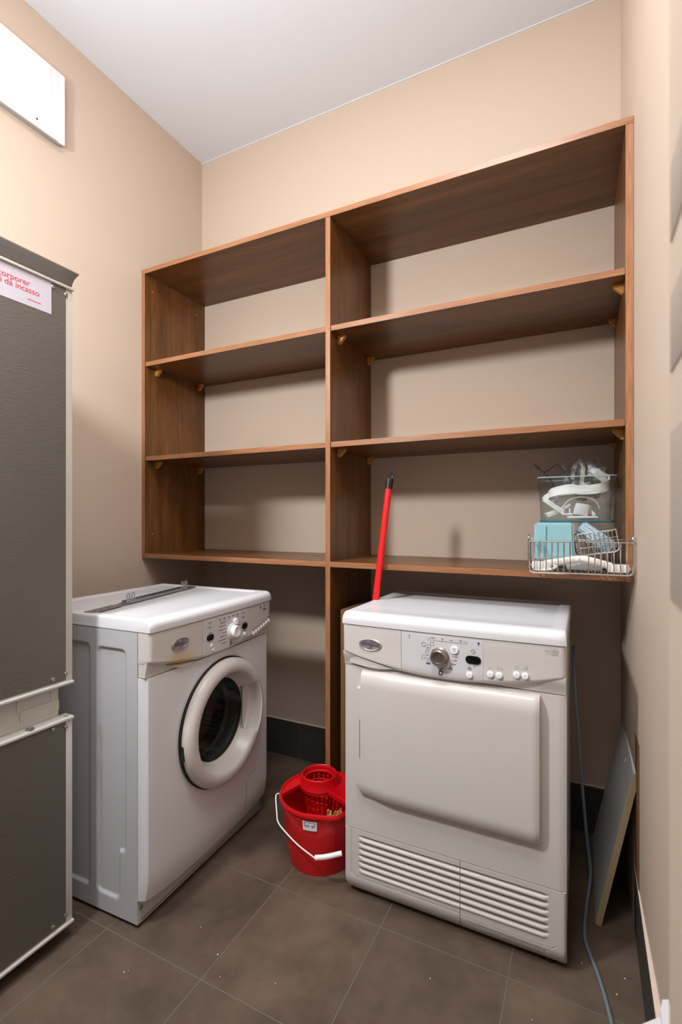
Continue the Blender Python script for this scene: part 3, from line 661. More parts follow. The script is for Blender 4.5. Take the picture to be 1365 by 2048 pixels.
# louvred base, two lids and a low grille, all one pressed sheet per half
def louv(x, z, x0, x1, side):
    d = 0
    zt, zb, n = .190, .077, 6
    if zb < z < zt:
        ph = ((zt-z)/(zt-zb)*n) % 1.0
        end = sstep(0, .016, (x-.047) if side < 0 else 9)*sstep(0, .016, (.570-x) if side > 0 else 9)
        prof = -.0035*math.sin(pi*min(1, max(0, (ph-.38)/.62))) + .015*sstep(.0, .05, ph)*(1-sstep(.28, .42, ph))
        d += prof*end
    if side > 0 and .0205 < z < .0475 and .363 < x < .569:
        ph = ((.0475-z)/.027*4) % 1.0; end = sstep(.363, .372, x)*sstep(.569, .56, x)
        d += (.008*sstep(0, .1, ph)*(1-sstep(.3, .5, ph)))*end
    if side < 0:
        for (a, b) in ((.026, None),):
            if .07 < z < .21 and abs(x-a) < .0009: d += .003
            if x > a and abs(z-(.064 if x > .035 else .064+(.035-x)*.7)) < .0009: d += .003
    else:
        if .065 < z < .21 and abs(x-.590) < .0009: d += .003
        if x < .588 and abs(z-(.058 if x < .575 else .058+(x-.575)*.6)) < .0009: d += .003
    return d
def kick(x, z, side):
    y = -(F+.001); e = min(x, W-x)
    if e < .010: y += .008*(1-sqrt(max(0, 1-(1-e/.010)**2)))
    if z < .06: y += .022*((.06-z)/.046)**2
    y += louv(x, z, 0, 0, side)
    return min(y, .012)
for x0, x1, s in ((0, .3472, -1), (.3488, W, 1)):
    bm = BM(); panel(bm, x0, x1, lambda x: .014+.012*(max(0, (.04-x))/.04)**2, .2042, lambda x, z: kick(x, z, s), .018, 110, 240)
    obj('louvred_base', bm, M['whitep'], TD, ang=60)
for x, y in ((.04, .03), (W-.04, .03), (.04, BK-.04), (W-.04, BK-.04)):
    bm = BM(); lathe(bm, [(.018, 0), (.018, .008), (.01, .0125)], (x, y, 0), 'z', 20); obj('foot', bm, M['black'], TD)

# ================================================================== FRIDGE
FR = thing('refrigerator', 'tall two-door built-in fridge freezer with bare grey steel door skins', 'refrigerator', (.29, -1.42, 0))
FR.location = (0, 0, 0); FX = .5646; Y1, Y0 = -1.122, -1.665
bm = BM(); box(bm, (.03, Y0+.01, .03), (.532, Y1-.018, 1.762), .004); obj('body', bm, M['ivory'], FR)
bm = BM(); prism(bm, rrect(-1.243, -1.1405, .613, .6435, .004, 3), .5315, .5335, 'yz', .0008); box(bm, (.5315, -1.1635, .585), (.533, -1.1625, .70)); box(bm, (.5315, -1.251, .64), (.534, -1.249, .70)); obj('relief_panel', bm, M['ivory'], FR)
for z0, z1, nm in ((.686, 1.754, 'fridge'), (.040, .599, 'freezer')):
    bm = BM(); box(bm, (.5325, Y0, z0), (FX-.002, Y1, z1), .002)
    d = obj('door', bm, M['ivory'], FR, label='upper fridge door' if nm == 'fridge' else 'lower freezer door')
    bm = BM(); box(bm, (FX-.0025, Y0+.018, z0+.012), (FX-.0006, Y1-.0195, z1-.006), .0006, 1); obj('steel_skin', bm, M['steel'], d)
    for zz, nm2 in ((z0, 'bottom_lip'), (z1, 'top_lip')):
        bm = BM(); a = zz-(0 if nm2 == 'bottom_lip' else .009)
        box(bm, (.5325, Y0-.001, a), (FX+.0045, Y1+.001, a+.0075), .0015); obj(nm2, bm, M['ivory'], d)
    for y, dz in ((-1.1775, .024), (-1.1420, .030)):
        for zz in ((z0+dz), (z1-dz+.004)):
            if nm == 'fridge' or True:
                bm = BM(); lathe(bm, [(.0055, 0), (.0052, .0018), (.0035, .003), (.0022, .003), (.002, .0016), (0, .0016)], (FX-.0006, y, zz), 'x', 20); obj('screw', bm, M['zinc'], d)
    if nm == 'freezer':
        bm = BM(); lathe(bm, [(.010, .599), (.010, .602), (.006, .6035), (.005, .6035), (.0045, .6022), (0, .602)], (.556, -1.232, 0), 'z', 20)
        obj('hinge_stud', bm, M['zinc'], d)
        bm = BM(); prism(bm, rrect(.552, .562, -1.142, -1.130, .002, 3), .5988, .6008, 'xy'); obj('plug', bm, M['greyp'], d)
    else:
        bm = BM(); box(bm, (FX-.0008, -1.520, 1.661), (FX-.0001, -1.182, 1.744)); st = obj('sticker', bm, M['sticker'], d, label='pale paper sticker with red print')
        tm = lambda y, z: Matrix.Translation((FX+.0001, y, z)) @ Matrix.Rotation(pi/2, 4, 'Z') @ Matrix.Rotation(pi/2, 4, 'X')
        text('sticker_text', 'Eléments à incorporer', .0205, M['redink'], st, tm(-1.2375, 1.716), align='RIGHT')
        text('sticker_text', 'Elettrodomestici da incasso', .0205, M['redink'], st, tm(-1.2135, 1.700), align='RIGHT')
        bm = BM()
        for k in range(9): box(bm, (FX, -1.243+k*.0037, 1.6765-.0001), (FX+.0003, -1.2405+k*.0037, 1.6785))
        obj('sticker_text', bm, M['redink'], st, smooth=False)
bm = BM()   # flared trim on top
prism(bm, [(.50, 1.762), (.548, 1.764), (.552, 1.773), (.560, 1.782), (.578, 1.790), (.5785, 1.793), (.558, 1.7935), (.50, 1.7935)], Y0-.002, Y1+.008, 'xz')
obj('top_trim', bm, M['alu'], FR, ang=25, label='flared grey metal trim on top')
bm = BM(); box(bm, (.05, Y0+.03, 0), (.50, Y1-.04, .03), .002); obj('plinth', bm, M['black'], FR)

# ================================================================== WALL CABINET (upper left)
AC = thing('wall_unit', 'flat white rectangular box mounted high on the left wall', 'wall box', (0, 0, 0))
bm = BM(); box(bm, (.0008, -1.62, 2.552), (.026, -.790, 2.803), .003); obj('housing', bm, M['greyp'], AC)
bm = BM(); box(bm, (.027, -1.62, 2.5475), (.036, -.809, 2.808), .0015)
c = obj('cover', bm, M['strip'], AC)
bm = BM(); box(bm, (.027, -.8085, 2.5475), (.0355, -.785, 2.808), .0015); obj('end_strip', bm, M['strip'], AC)
bm = BM(); box(bm, (.036, -.8405, 2.549), (.0363, -.8395, 2.806)); obj('cover_seam', bm, M['sticker'], c)
bm = BM(); lathe(bm, [(.0035, 0), (.003, .0015), (0, .0015)], (.036, -.892, 2.572), 'x', 14); obj('indicator', bm, M['black'], c)

# ================================================================== MOP BUCKET
BC = (1.011, -.538)
BU = thing('mop_bucket', 'red plastic mop bucket with a wringer basket beside the dryer', 'bucket', (BC[0], BC[1], 0))
bm = BM()
def rim(a):  # spout bump towards the camera-right side
    d = math.atan2(sin(a-radians(-42)), cos(a-radians(-42))); return .010*math.exp(-(d/.24)**2)
n = 72; rings = []
prof = [(.0, .004), (.098, .004), (.1045, 0.0), (.106, .006), (.118, .08), (.129, .165), (.133, .198), (.140, .202), (.1405, .209), (.137, .214), (.133, .213), (.130, .203), (.126, .165), (.104, .012), (.0, .010)]
for r, h in prof:
    rings.append([bm.verts.new(((r+(rim(2*pi*k/n)*sstep(.10, .19, h)))*cos(2*pi*k/n), (r+(rim(2*pi*k/n)*sstep(.10, .19, h)))*sin(2*pi*k/n), h-.25*rim(2*pi*k/n)*(h > .17))) for k in range(n)])
for i in range(len(prof)-1):
    for k in range(n): bm.faces.new((rings[i][k], rings[i][(k+1) % n], rings[i+1][(k+1) % n], rings[i+1][k]))
bmesh.ops.remove_doubles(bm, verts=bm.verts, dist=1e-5)
obj('pail', bm, M['red'], BU, ang=50)
# wringer: raised cone with slotted cup, arms reaching the rim
wx, wy = -.036, .052
bm = BM(); ro = .058; n = 60
def ringv(r, z, ox=wx, oy=wy): return [bm.verts.new((ox+r*cos(2*pi*k/n), oy+r*sin(2*pi*k/n), z)) for k in range(n)]
R = [ringv(.0545, .232), ringv(.0555, .2405), ringv(.058, .2435), ringv(.061, .2415), ringv(.062, .232), ringv(.064, .216), ringv(.068, .206), ringv(.0665, .203), ringv(.060, .214), ringv(.0545, .228)]
for i in range(len(R)):
    Aa, Bb = R[i], R[(i+1) % len(R)]
    for k in range(n): bm.faces.new((Aa[k], Aa[(k+1) % n], Bb[(k+1) % n], Bb[k]))
# slotted cup under the rim
def cup(z0, z1, r0, r1, slots):
    for k in range(20):
        a0, a1 = 2*pi*k/20, 2*pi*(k+(.45 if slots else 1))/20
        for q in range(3 if slots else 4):
            pass
    return
for k in range(18):
    a = 2*pi*k/18
    tube(bm, [(wx+.0545*cos(a), wy+.0545*sin(a), .226), (wx+.0510*cos(a), wy+.0510*sin(a), .19), (wx+.038*cos(a), wy+.038*sin(a), .100)], .0030, 6)
for r, z, t in ((.0535, .222, .0045), (.0505, .195, .0022), (.0465, .165, .0022), (.0415, .135, .0022), (.039, .110, .004)):
    tube(bm, [(wx+r*cos(2*pi*k/36), wy+r*sin(2*pi*k/36), z) for k in range(36)], t, 6, closed=True)
lathe(bm, [(.040, .100), (.040, .104), (0, .104)], (wx, wy, 0), 'z', 30)
wr = obj('wringer', bm, M['red'], BU, ang=40)
# plate over the back half of the pail
bm = BM(); poly = []
aL, aR = radians(212), radians(-12)
N1 = 40
for k in range(N1+1):
    a = aR+(aL-aR)*k/N1; poly.append((.133*cos(a), .133*sin(a)))
# inner edge hugging the wringer
for k in range(17):
    a = radians(215)+(radians(325)-radians(215))*k/16; poly.append((wx+.066*cos(a), wy+.066*sin(a)))
A0 = [bm.verts.new((x, y, .208)) for x, y in poly]; A1 = [bm.verts.new((x, y, .196)) for x, y in poly]
bm.faces.new(A0); bm.faces.new(A1[::-1])
for i in range(len(poly)): bm.faces.new((A0[i], A1[i], A1[(i+1) % len(poly)], A0[(i+1) % len(poly)]))
pl = obj('wringer_plate', bm, M['red'], BU, ang=30)
bm = BM(); lathe(bm, [(.060, -.02), (.060, .02)], (wx, wy, .19), 'z', 40); cut = obj('cutter', bm, M['red'], BU)
md = pl.modifiers.new('b', 'BOOLEAN'); md.object = cut; md.operation = 'DIFFERENCE'; md.solver = 'EXACT'; bake(pl); bpy.data.objects.remove(cut)
bm = BM()   # bail
hl = [(-.128, -.055, .200), (-.136, -.064, .200), (-.133, -.074, .192), (-.110, -.102, .163), (-.092, -.122, .150), (-.055, -.137, .138), (0, -.149, .119), (.050, -.150, .1015), (.056, -.150, .0985), (.062, -.150, .0995)]
hr = [(.060, -.150, .098), (.125, -.120, .112)]
tube(bm, hl, .0021, 8, smooth=3); ba = obj('handle', bm, M['strip'], BU, label='white wire handle')
bm = BM(); tube(bm, [(.062, -.150, .0995), (.095, -.141, .107), (.136, -.118, .116)], .0075, 14, smooth=4); obj('handle_grip', bm, M['strip'], ba, label='white plastic tube grip')
# label on the pail
bm = BM(); n = 8; a0, a1 = radians(-87), radians(-67); g = []
for i in range(n+1):
    a = a0+(a1-a0)*i/n; r1, r2 = .1345, .1308
    g.append((bm.verts.new((r2*cos(a), r2*sin(a), .159)), bm.verts.new((r1*cos(a)*1.0, r1*sin(a)*1.0, .189))))
for i in range(n): bm.faces.new((g[i][0], g[i+1][0], g[i+1][1], g[i][1]))
lb = obj('label', bm, M['strip'], BU, smooth=False, label='small white product label with blue print')
lb.modifiers.new('s', 'SOLIDIFY').thickness = .0004; bake(lb)
def lab_pt(u, v, off=.0006):
    a = a0+(a1-a0)*u; r = (.1308+off)+(.1345-.1308)*v; return Vector((r*cos(a), r*sin(a), .159+.030*v))
bm = BM()
def lquad(u0, u1, v0, v1):
    t = [bm.verts.new(lab_pt(u, v)) for u, v in ((u0, v0), (u1, v0), (u1, v1), (u0, v1))]; bm.faces.new(t)
lquad(.08, .5, .86, .93); lquad(.52, .9, .86, .91); lquad(.08, .92, .70, .78)
for k in range(8): lquad(.10+k*.05, .10+k*.05+.025, .42, .64)
for k in range(4): lquad(.62, .86, .60-k*.08, .63-k*.08)
obj('label_print', bm, M['blueink'], lb, smooth=False)

# ================================================================== MOP
MP = thing('mop', 'mop with a red tube handle leaning out of the bucket', 'mop', (1.097, -.519, 0))
pb = Vector((1.1075, -.520, .12)); pt = Vector((1.1945, -.384, 1.235)); MP.location = (0, 0, 0)
bm = BM(); tube(bm, [pb, pb+(pt-pb)*.5, pt], .0115, 20); obj('pole', bm, M['redpole'], MP)
dv = (pt-pb).normalized()
bm = BM(); tube(bm, [pt-dv*.002, pt+dv*.028, pt+dv*.034], .0128, 18)
for k in range(5): tube(bm, [pt+dv*(.004+k*.005), pt+dv*(.006+k*.005)], .0137, 18)
q = pt+dv*.03; rt = Vector((.9, .43, 0))
tube(bm, [q-rt*.006, q-rt*.005+dv*.016, q+rt*.002+dv*.026, q+rt*.010+dv*.020, q+rt*.011+dv*.008], .0036, 8, smooth=5)
obj('hanging_cap', bm, M['black'], MP, label='black ribbed cap with a hanging hook')
bm = BM(); lathe(bm, [(.02, -.02), (.026, .0), (.022, .03), (.012, .05)], (pb.x-.004, pb.y-.003, .095), 'z', 20); obj('socket', bm, M['red'], MP)
bm = BM()
for k in range(90):
    a = random.uniform(0, 2*pi); r = random.uniform(.002, .03); x, y = 1.082+r*cos(a), -.565+r*sin(a)
    dx, dy = random.uniform(-.02, .012), random.uniform(-.03, .02)
    tube(bm, [(x, y, .13+random.uniform(0, .03)), (x+dx*.6, y+dy*.6, .13+random.uniform(0, .045)), (x*.6+1.045*.4, y*.6-.545*.4, .07), (x*.35+1.035*.65, y*.35-.54*.65, .016)], .0022, 5, smooth=3)
o = obj('mop_strands', bm, M['sponge'], MP); o['kind'] = 'stuff'

# ================================================================== BOARDS
bm = BM(); box(bm, (.996, -.362, 0), (1.016, -.06, .793), .001, 1)
tag(obj('wooden_board', bm, M['browned']), 'narrow brown wooden board standing upright between dryer and shelf divider', 'board')
LB = thing('laminated_board', 'grey-white laminated board leaning against the right wall behind the cable', 'board', (1.832, -.45, 0))
an = math.atan2(.585, .072)   # leaning angle
Hb = .452; Tb = .016; Lb = .42
LB.rotation_euler = (0, 0, 0)
def lean(bm, t0, t1, h0, h1, y0, y1, bev=.0008):
    t = BM(); box(t, (t0, y0, h0), (t1, y1, h1), bev, 1)
    join(bm, t, Matrix.Rotation(radians(11.8), 4, 'Y'))
bm = BM(); lean(bm, 0, Tb, .002, Hb, .0008, Lb); obj('face', bm, M['lam'], LB)
bm = BM(); lean(bm, 0.0002, Tb-.0002, .0022, Hb-.0002, -.0006, .0008); obj('raw_edge', bm, M['chip'], LB, label='raw chipboard front edge')
bm = BM(); t = BM(); lathe(t, [(.008, 0), (.008, -.001), (.006, -.0015), (.005, 0.002), (0, .002)], (0, .17, .41), 'x', 20); join(bm, t, Matrix.Rotation(radians(11.8), 4, 'Y')); obj('cam_hole', bm, M['greyp'], LB)
bm = BM(); box(bm, (1.9305, -.5150, .1715), (1.9325, -.4200, .545), .001, 1); bm2 = BM()
tag(obj('thin_board', bm, M['browned']), 'thin brown board standing on the baseboard ledge flat against the right wall', 'board').location = (0, 0, 0)
# ================================================================== CABLE
bm = BM(); tube(bm, [(1.895, -1.02, .0052), (1.874, -.85, .0052), (1.860, -.736, .0052), (1.838, -.63, .0052), (1.812, -.545, .0052), (1.806, -.490, .006), (1.812, -.40, .012), (1.822, -.32, .055), (1.815, -.30, .12), (1.809, -.30, .19), (1.800, -.30, .30), (1.792, -.30, .414), (1.784, -.29, .53), (1.778, -.26, .61), (1.774, -.215, .66), (1.772, -.16, .70)], .0045, 10, smooth=6)
tag(obj('power_cable', bm, M['cable']), 'grey round cable trailing down from the dryer onto the floor', 'cable')

# ================================================================== WHITE BIN (bottom right corner)
WB = thing('storage_box', 'white plastic box at the bottom right corner by the door frame', 'box', (0, 0, 0))
def rect_pts(cx, cy, ang, pts):
    c, s = cos(ang), sin(ang); return [(cx+x*c-y*s, cy+x*s+y*c) for x, y in pts]
ang = math.atan2(.035, .030)
bm = BM(); base = rect_pts(1.906, -1.190, ang, [(0, 0), (-.13, 0), (-.16, -.06), (-.02, -.06)])
base = [(1.9125, -1.182), (1.830, -1.262), (1.830, -1.50), (1.9125, -1.50)]
prism(bm, base, .0, .449, 'xy', .004); obj('shell', bm, M['fascia'], WB)
bm = BM(); t = BM(); lip = [(1.9125, -1.172), (1.9045, -1.176), (1.900, -1.195), (1.900, -1.50), (1.9125, -1.50)]
prism(bm, lip, .4495, .4585, 'xy'); obj('raised_rim', bm, M['fascia'], WB)

# ================================================================== THINGS ON THE RIGHT-HAND SHELF
def wire_basket(name, label, cat, loc, rz, w, d, h, nv, rw, gap=None, tilt=0, hooks=True, horiz=0):
    T = thing(name, label, cat, loc, rz); T.rotation_euler = (0, tilt, rz)
    bm = BM(); rc = .012
    # frame: front U and back U in thick wire
    for y in (0, d):
        tube(bm, [(0, y, h), (0, y, rc), (rc*.3, y, rc*.3), (rc, y, 0), (w-rc, y, 0), (w-rc*.3, y, rc*.3), (w, y, rc), (w, y, h)], rw*1.5, 8)
    for x in (0, w):
        tube(bm, [(x, 0, h), (x, .004, h+.004), (x, d, h)], rw*1.3, 8); tube(bm, [(x, 0, rc), (x, d, rc)], rw*1.2, 8)
        if hooks: tube(bm, [(x, .01, h), (x, .012, h+.014), (x+(.0 if x else 0), .03, h+.016), (x, .035, h-.006)], rw*1.5, 8, smooth=4)
    obj('frame', bm, M['chrome'], T)
    bm = BM(); zt = h
    if gap:
        tube(bm, [(0, 0, zt), (gap[0], 0, zt)], rw*1.2, 8); tube(bm, [(gap[1], 0, zt), (w, 0, zt)], rw*1.2, 8)
    else: tube(bm, [(0, 0, zt), (w, 0, zt)], rw*1.2, 8)
    tube(bm, [(0, d, zt), (w, d, zt)], rw*1.2, 8)
    for k in range(1, horiz+1):
        z = h*k/(horiz+1); tube(bm, [(0, -.001, z), (w, -.001, z)], rw, 6); tube(bm, [(0, d, z), (w, d, z)], rw, 6)
        for x in (0, w): tube(bm, [(x, 0, z), (x, d, z)], rw, 6)
    for k in range(1, nv):
        x = w*k/nv
        if gap and gap[0]-.005 < x < gap[1]+.005: tube(bm, [(x, -.001, .0), (x, d, 0)], rw, 6); continue
        tube(bm, [(x, -.001, zt), (x, -.001, .002), (x, .002, -.001), (x, d-.002, -.001), (x, d, .002), (x, d, zt)], rw, 6)
    obj('wires', bm, M['chrome'], T); return T
wire_basket('wire_basket', 'chrome wire basket overhanging the bottom shelf at the right', 'basket', (1.6625, -.485, .9765), radians(4), .262, .19, .0885, 17, .0017, gap=(.113, .147))
# teal bin standing upside down in the basket
bm = BM()
def taper_box(bm, c, w0, d0, w1, d1, h, wall=.002, ribs=False):
    """open-bottomed shell from bigger mouth (z=0) to smaller base (z=h)"""
    out = [[(-w0/2, -d0/2, 0), (w0/2, -d0/2, 0), (w0/2, d0/2, 0), (-w0/2, d0/2, 0)], [(-w1/2, -d1/2, h), (w1/2, -d1/2, h), (w1/2, d1/2, h), (-w1/2, d1/2, h)]]
    t = BM(); A_ = [t.verts.new(p) for p in out[0]]; B_ = [t.verts.new(p) for p in out[1]]
    for i in range(4): t.faces.new((A_[i], A_[(i+1) % 4], B_[(i+1) % 4], B_[i]))
    t.faces.new(B_)
    bmesh.ops.bevel(t, geom=[e for e in t.edges if not e.is_boundary], offset=.006, segments=3, affect='EDGES')
    for v in t.verts: v.co += Vector(c)
    bmesh.ops.solidify(t, geom=t.faces[:], thickness=wall)
    join(bm, t)
taper_box(bm, (0, 0, 0), .112, .20, .106, .19, .107)
t1 = obj('shell', bm, M['teal']); tb_ = thing('teal_container', 'teal translucent plastic container standing in the wire basket', 'container', (1.7195, -.315, 1.0115), radians(3)); t1.parent = tb_
bm = BM(); box(bm, (-.0245, -.1022, .003), (-.0215, -.0985, .100), .0008); obj('divider_rib', bm, M['teal'], tb_)
bm = BM(); tube(bm, [(-.044, -.1025, .006), (-.044, -.1025, .048), (-.036, -.1022, .056), (-.028, -.1025, .048), (-.028, -.1025, .006)], .0012, 6, smooth=4); obj('arch_relief', bm, M['tealclear'], tb_)
# white appliance rail in the basket
bm = BM(); box(bm, (-.125, -.012, 0), (-.075, .012, .020), .002); box(bm, (.07, -.012, -.004), (.122, .012, .018), .002); box(bm, (.116, -.008, .002), (.126, .008, .010), .001)
tube(bm, [(-.09, 0, .014), (-.045, -.002, .022), (0, 0, .030), (.03, 0, .026), (.08, 0, .012)], .010, 10, smooth=5)
o = tag(obj('plastic_rail', bm, M['offw']), 'long white plastic rail with blocky ends lying in the wire basket', 'rail'); o.location = (1.793, -.440, .9855); o.rotation_euler = (0, 0, radians(3))
bm = BM(); prism(bm, [(-.05, .022), (.052, .022), (.046, 0), (-.045, 0)], -.02, .03, 'xz', .002)
o = tag(obj('plastic_tray', bm, M['greyp']), 'small grey plastic tray lying under the white rail', 'tray'); o.location = (1.805, -.385, .981)
bm = BM(); tube(bm, [(-.045, 0, .003), (-.01, -.004, .003), (.01, 0, .008), (.016, 0, .014), (.010, .004, .016)], .0035, 8, smooth=5)
o = tag(obj('plastic_hook', bm, M['offw']), 'small white plastic hook at the left end of the wire basket', 'hook'); o.location = (1.717, -.452, .9795)
# small wire basket, tilted
sb = wire_basket('wire_basket', 'smaller tilted chrome wire basket resting inside the larger one', 'basket', (1.796, -.405, 1.022), radians(4), .102, .13, .062, 9, .0014, hooks=False, horiz=2)
sb.rotation_euler = (radians(-4), radians(-9), radians(6))
# pale blue clear tray leaning diagonally
bm = BM(); t = BM(); taper_box(t, (0, 0, 0), .045, .115, .040, .11, .020, .0015); join(bm, t)
ct = thing('clear_tray', 'pale blue clear plastic tray propped diagonally in the small basket', 'tray', (1.838, -.345, 1.068)); s1 = obj('shell', bm, M['tealclear'], ct)
bm = BM()
for x in (-.010, .006): tube(bm, [(x-.004, -.050, .0208), (x-.004, -.012, .0208), (x+.001, -.006, .0208), (x+.006, -.012, .0208), (x+.006, -.05, .0208)], .0009, 6)
tube(bm, [(-.02, .005, .0208), (.02, .005, .0208)], .001, 6); obj('relief_lines', bm, M['strip'], ct)
ct.rotation_euler = (0, 0, 0); ct.matrix_basis = Matrix.Translation((1.838, -.345, 1.070)) @ Matrix.Rotation(radians(-33-90+180), 4, 'Y') @ Matrix.Rotation(radians(90), 4, 'X') @ Matrix.Rotation(radians(90), 4, 'Z')
R3 = Matrix(((0.80, -.55, 0), (0, 0, 0), (0, 0, 0)))
# explicit frame: local y (long) runs down to the right, local z faces the camera, local x across
ly = Vector((.80, -.06, -.60)).normalized(); lz = Vector((-.05, -.95, .10)); lz = (lz-ly*lz.dot(ly)).normalized(); lx = ly.cross(lz)
ct.matrix_basis = Matrix.Translation((1.838, -.345, 1.072)) @ Matrix((( lx.x, ly.x, lz.x, 0), (lx.y, ly.y, lz.y, 0), (lx.z, ly.z, lz.z, 0), (0, 0, 0, 1)))

# clear acrylic bin on top
CB = thing('clear_bin', 'clear acrylic bin full of white parts, highest in the shelf pile', 'bin', (1.782, -.245, 1.1200), 0)
bm = BM(); t = BM()
w0, d0, w1, d1, h = .206, .15, .220, .165, .139
poly0 = rrect(-w0/2, w0/2, -d0/2, d0/2, .018, 5); poly1 = rrect(-w1/2, w1/2, -d1/2, d1/2, .020, 5); n = len(poly0)
Ra = [t.verts.new((x, y, 0)) for x, y in rrect(-w0/2+.006, w0/2-.006, -d0/2+.006, d0/2-.006, .014, 5)]
Rb = [t.verts.new((x, y, .006)) for x, y in poly0]; Rc = [t.verts.new((x, y, h)) for x, y in poly1]
for P_, Q_ in ((Ra, Rb), (Rb, Rc)):
    for i in range(n): t.faces.new((P_[i], P_[(i+1) % n], Q_[(i+1) % n], Q_[i]))
t.faces.new(Ra[::-1]); join(bm, t); obj('walls', bm, M['clear'], CB)
bm = BM(); tube(bm, [(x*1.005, y*1.005, h) for x, y in poly1], .0018, 6, closed=True); obj('rim', bm, M['tealclear'], CB)
bm = BM(); tube(bm, [(x*.985, y*.985, .002) for x, y in poly0], .0035, 6, closed=True); obj('base_edge', bm, M['tealdark'], CB, label='thick bluish bottom edge')
# contents
def ribbon(bm, pts, w, th, upv=(0, 0, 1)):
    P = smoothpath(pts, 8); L_ = len(P); prev = None
    for i, p in enumerate(P):
        d = (P[min(i+1, L_-1)]-P[max(i-1, 0)]).normalized(); u = Vector(upv); u = (u-d*u.dot(d)).normalized(); s = d.cross(u)
        q = [bm.verts.new(p+u*w/2*a+s*th/2*b) for a, b in ((-1, -1), (1, -1), (1, 1), (-1, 1))]
        if prev:
            for k in range(4): bm.faces.new((prev[k], prev[(k+1) % 4], q[(k+1) % 4], q[k]))
        else: bm.faces.new(q)
        prev = q
    bm.faces.new(prev[::-1])
bm = BM(); ribbon(bm, [(1.702, -.29, 1.205), (1.715, -.308, 1.212), (1.76, -.312, 1.222), (1.80, -.308, 1.218), (1.845, -.298, 1.222), (1.872, -.262, 1.235), (1.866, -.225, 1.255), (1.845, -.20, 1.275), (1.82, -.19, 1.286)], .030, .0025, (.1, .35, .95))
ribbon(bm, [(1.700, -.295, 1.196), (1.74, -.314, 1.205), (1.80, -.312, 1.210), (1.85, -.300, 1.214)], .006, .004)
tag(obj('plastic_band', bm, M['offw']), 'broad white plastic band curling out of the clear bin', 'band')
bm = BM(); ribbon(bm, [(1.742, -.30, 1.165), (1.765, -.302, 1.190), (1.80, -.300, 1.198), (1.835, -.295, 1.186), (1.848, -.29, 1.160)], .010, .002, (0, 1, .3))
tag(obj('plastic_band', bm, M['offw']), 'narrow white plastic arch low in the clear bin', 'band')
bm = BM(); ribbon(bm, [(1.795, -.21, 1.235), (1.800, -.20, 1.27), (1.802, -.20, 1.300), (1.790, -.195, 1.318), (1.775, -.19, 1.30), (1.77, -.19, 1.26)], .012, .002, (1, .2, 0))
tag(obj('plastic_band', bm, M['offw']), 'pale strap looping up behind the film in the clear bin', 'band')
def block(name, label, cat, loc, rot, size, m, extra=None):
    bm = BM(); s = size; box(bm, (-s[0]/2, -s[1]/2, -s[2]/2), (s[0]/2, s[1]/2, s[2]/2), .002)
    if extra: extra(bm)
    o = tag(obj(name, bm, m), label, cat); o.location = loc; o.rotation_euler = [radians(a) for a in rot]; return o
block('plastic_block', 'white cube-shaped plastic block at the middle of the clear bin', 'block', (1.795, -.285, 1.158), (0, 10, 18), (.036, .036, .036), M['offw'], lambda bm: box(bm, (.018, -.012, -.014), (.026, .012, .016), .002))
block('plastic_fitting', 'white angled plastic fitting at the upper left of the clear bin', 'fitting', (1.706, -.280, 1.196), (0, -35, 10), (.028, .028, .034), M['offw'], lambda bm: box(bm, (-.02, -.01, .008), (.02, .01, .014), .001))
block('plastic_fitting', 'long white plastic fitting slanting across the left of the clear bin', 'fitting', (1.718, -.290, 1.170), (0, 38, 8), (.075, .018, .016), M['offw'], lambda bm: box(bm, (.02, -.012, .004), (.032, .012, .014), .001))
block('plastic_fitting', 'white flat plastic fitting at the bottom left of the clear bin', 'fitting', (1.714, -.275, 1.148), (0, -22, 20), (.045, .03, .016), M['offw'])
block('plastic_fitting', 'small white bracket beside the cube in the clear bin', 'fitting', (1.758, -.292, 1.144), (0, 0, 5), (.030, .012, .006), M['offw'], lambda bm: (box(bm, (-.014, -.005, 0), (-.010, .005, .022), .0006), box(bm, (.004, -.005, 0), (.008, .005, .018), .0006)))
block('plastic_fitting', 'slim white fitting crossing behind the slanting one', 'fitting', (1.742, -.270, 1.160), (0, -30, -8), (.06, .008, .010), M['offw'])
block('plastic_fitting', 'white tapered plastic sleeve standing in the left rear of the clear bin', 'fitting', (1.722, -.262, 1.205), (0, 25, 0), (.022, .02, .05), M['offw'])
block('plastic_fitting', 'thin white plastic bar lying along the bottom of the clear bin', 'fitting', (1.80, -.302, 1.1345), (0, 0, 3), (.085, .008, .007), M['offw'])
block('plastic_fitting', 'small white wedge to the right of the cube in the clear bin', 'fitting', (1.826, -.275, 1.150), (0, 48, -10), (.03, .016, .012), M['offw'])
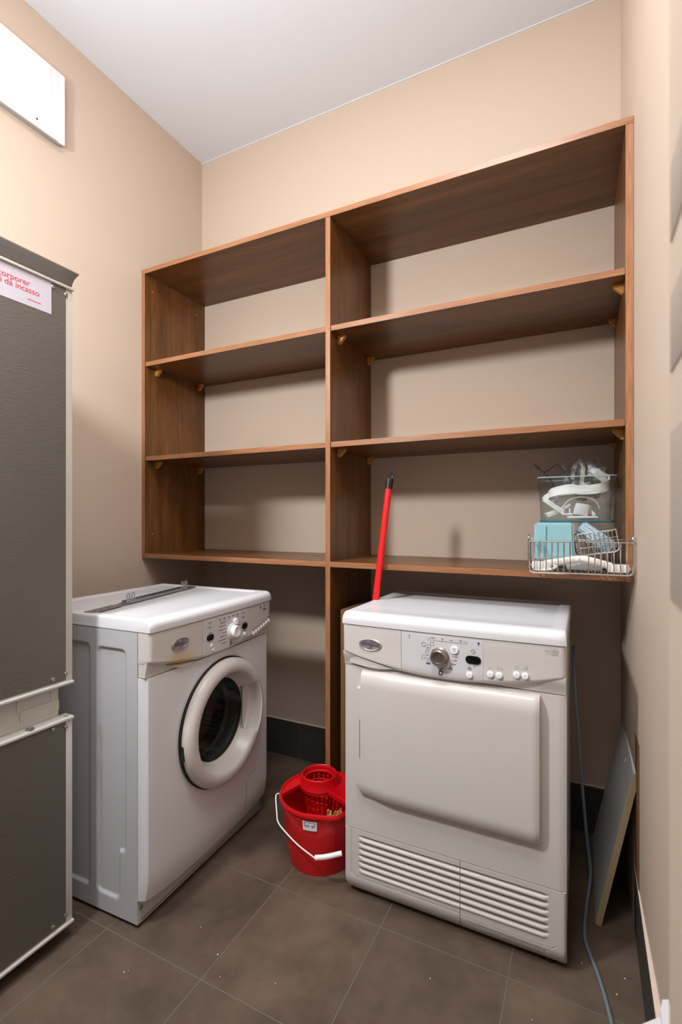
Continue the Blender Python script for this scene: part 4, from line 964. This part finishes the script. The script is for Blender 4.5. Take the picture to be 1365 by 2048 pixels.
bm = BM(); tube(bm, [(1.730, -.288, 1.215), (1.7045, -.292, 1.262), (1.6705, -.296, 1.295)], .0013, 6); tube(bm, [(1.684, -.295, 1.282), (1.666, -.296, 1.303), (1.662, -.296, 1.300), (1.674, -.296, 1.288)], .0014, 6, smooth=4)
tube(bm, [(1.690, -.294, 1.277), (1.7305, -.29, 1.303)], .0015, 6); tube(bm, [(1.7305, -.29, 1.303), (1.772, -.285, 1.245)], .0013, 6); tube(bm, [(1.726, -.29, 1.21), (1.772, -.285, 1.245)], .0010, 6)
tag(obj('wire_stand', bm, M['darkwire']), 'thin dark wire stand sticking up from the clear bin', 'wire stand')
# crumpled clear film bag
bm = BM(); bmesh.ops.create_icosphere(bm, subdivisions=4, radius=1)
for v in bm.verts:
    p = v.co.copy(); k = 1+.10*sin(9*p.x+4*p.z)+.10*sin(11*p.z-7*p.y)+.07*sin(17*p.x*p.z+3); v.co = Vector((p.x*.066*k, p.y*.045*k, p.z*.062*k))
o = tag(obj('film_bag', bm, M['bag']), 'crumpled clear film bag bulging out of the clear bin', 'bag'); o.location = (1.803, -.225, 1.258)

# ================================================================== PLASTER CRUMBS ON THE FLOOR
crumbs = [(.785, -1.128), (.779, -1.136), (.856, -.947), (.955, -.993), (1.001, -1.039), (1.133, -.992), (1.467, -.813), (1.700, -.807), (1.80, -.60), (1.875, -.655), (1.895, -.60)]
bm = BM(); bmesh.ops.create_icosphere(bm, subdivisions=1, radius=.0019)
for v in bm.verts: v.co = Vector((v.co.x*random.uniform(.7, 1.4), v.co.y*random.uniform(.6, 1.3), v.co.z*.6+.0013))
c0 = obj('plaster_crumb', bm, M['strip'], smooth=False)
for i, (x, y) in enumerate(crumbs):
    c = c0 if i == 0 else c0.copy()
    if i: COL.objects.link(c)
    c.location = (x, y, 0); c.rotation_euler = (0, 0, i*1.3); s = random.uniform(.5, 1.1); c.scale = (s, s, s)
    tag(c, 'tiny white plaster crumb on the brown tiled floor', 'crumb', 'plaster crumbs scattered on the floor')
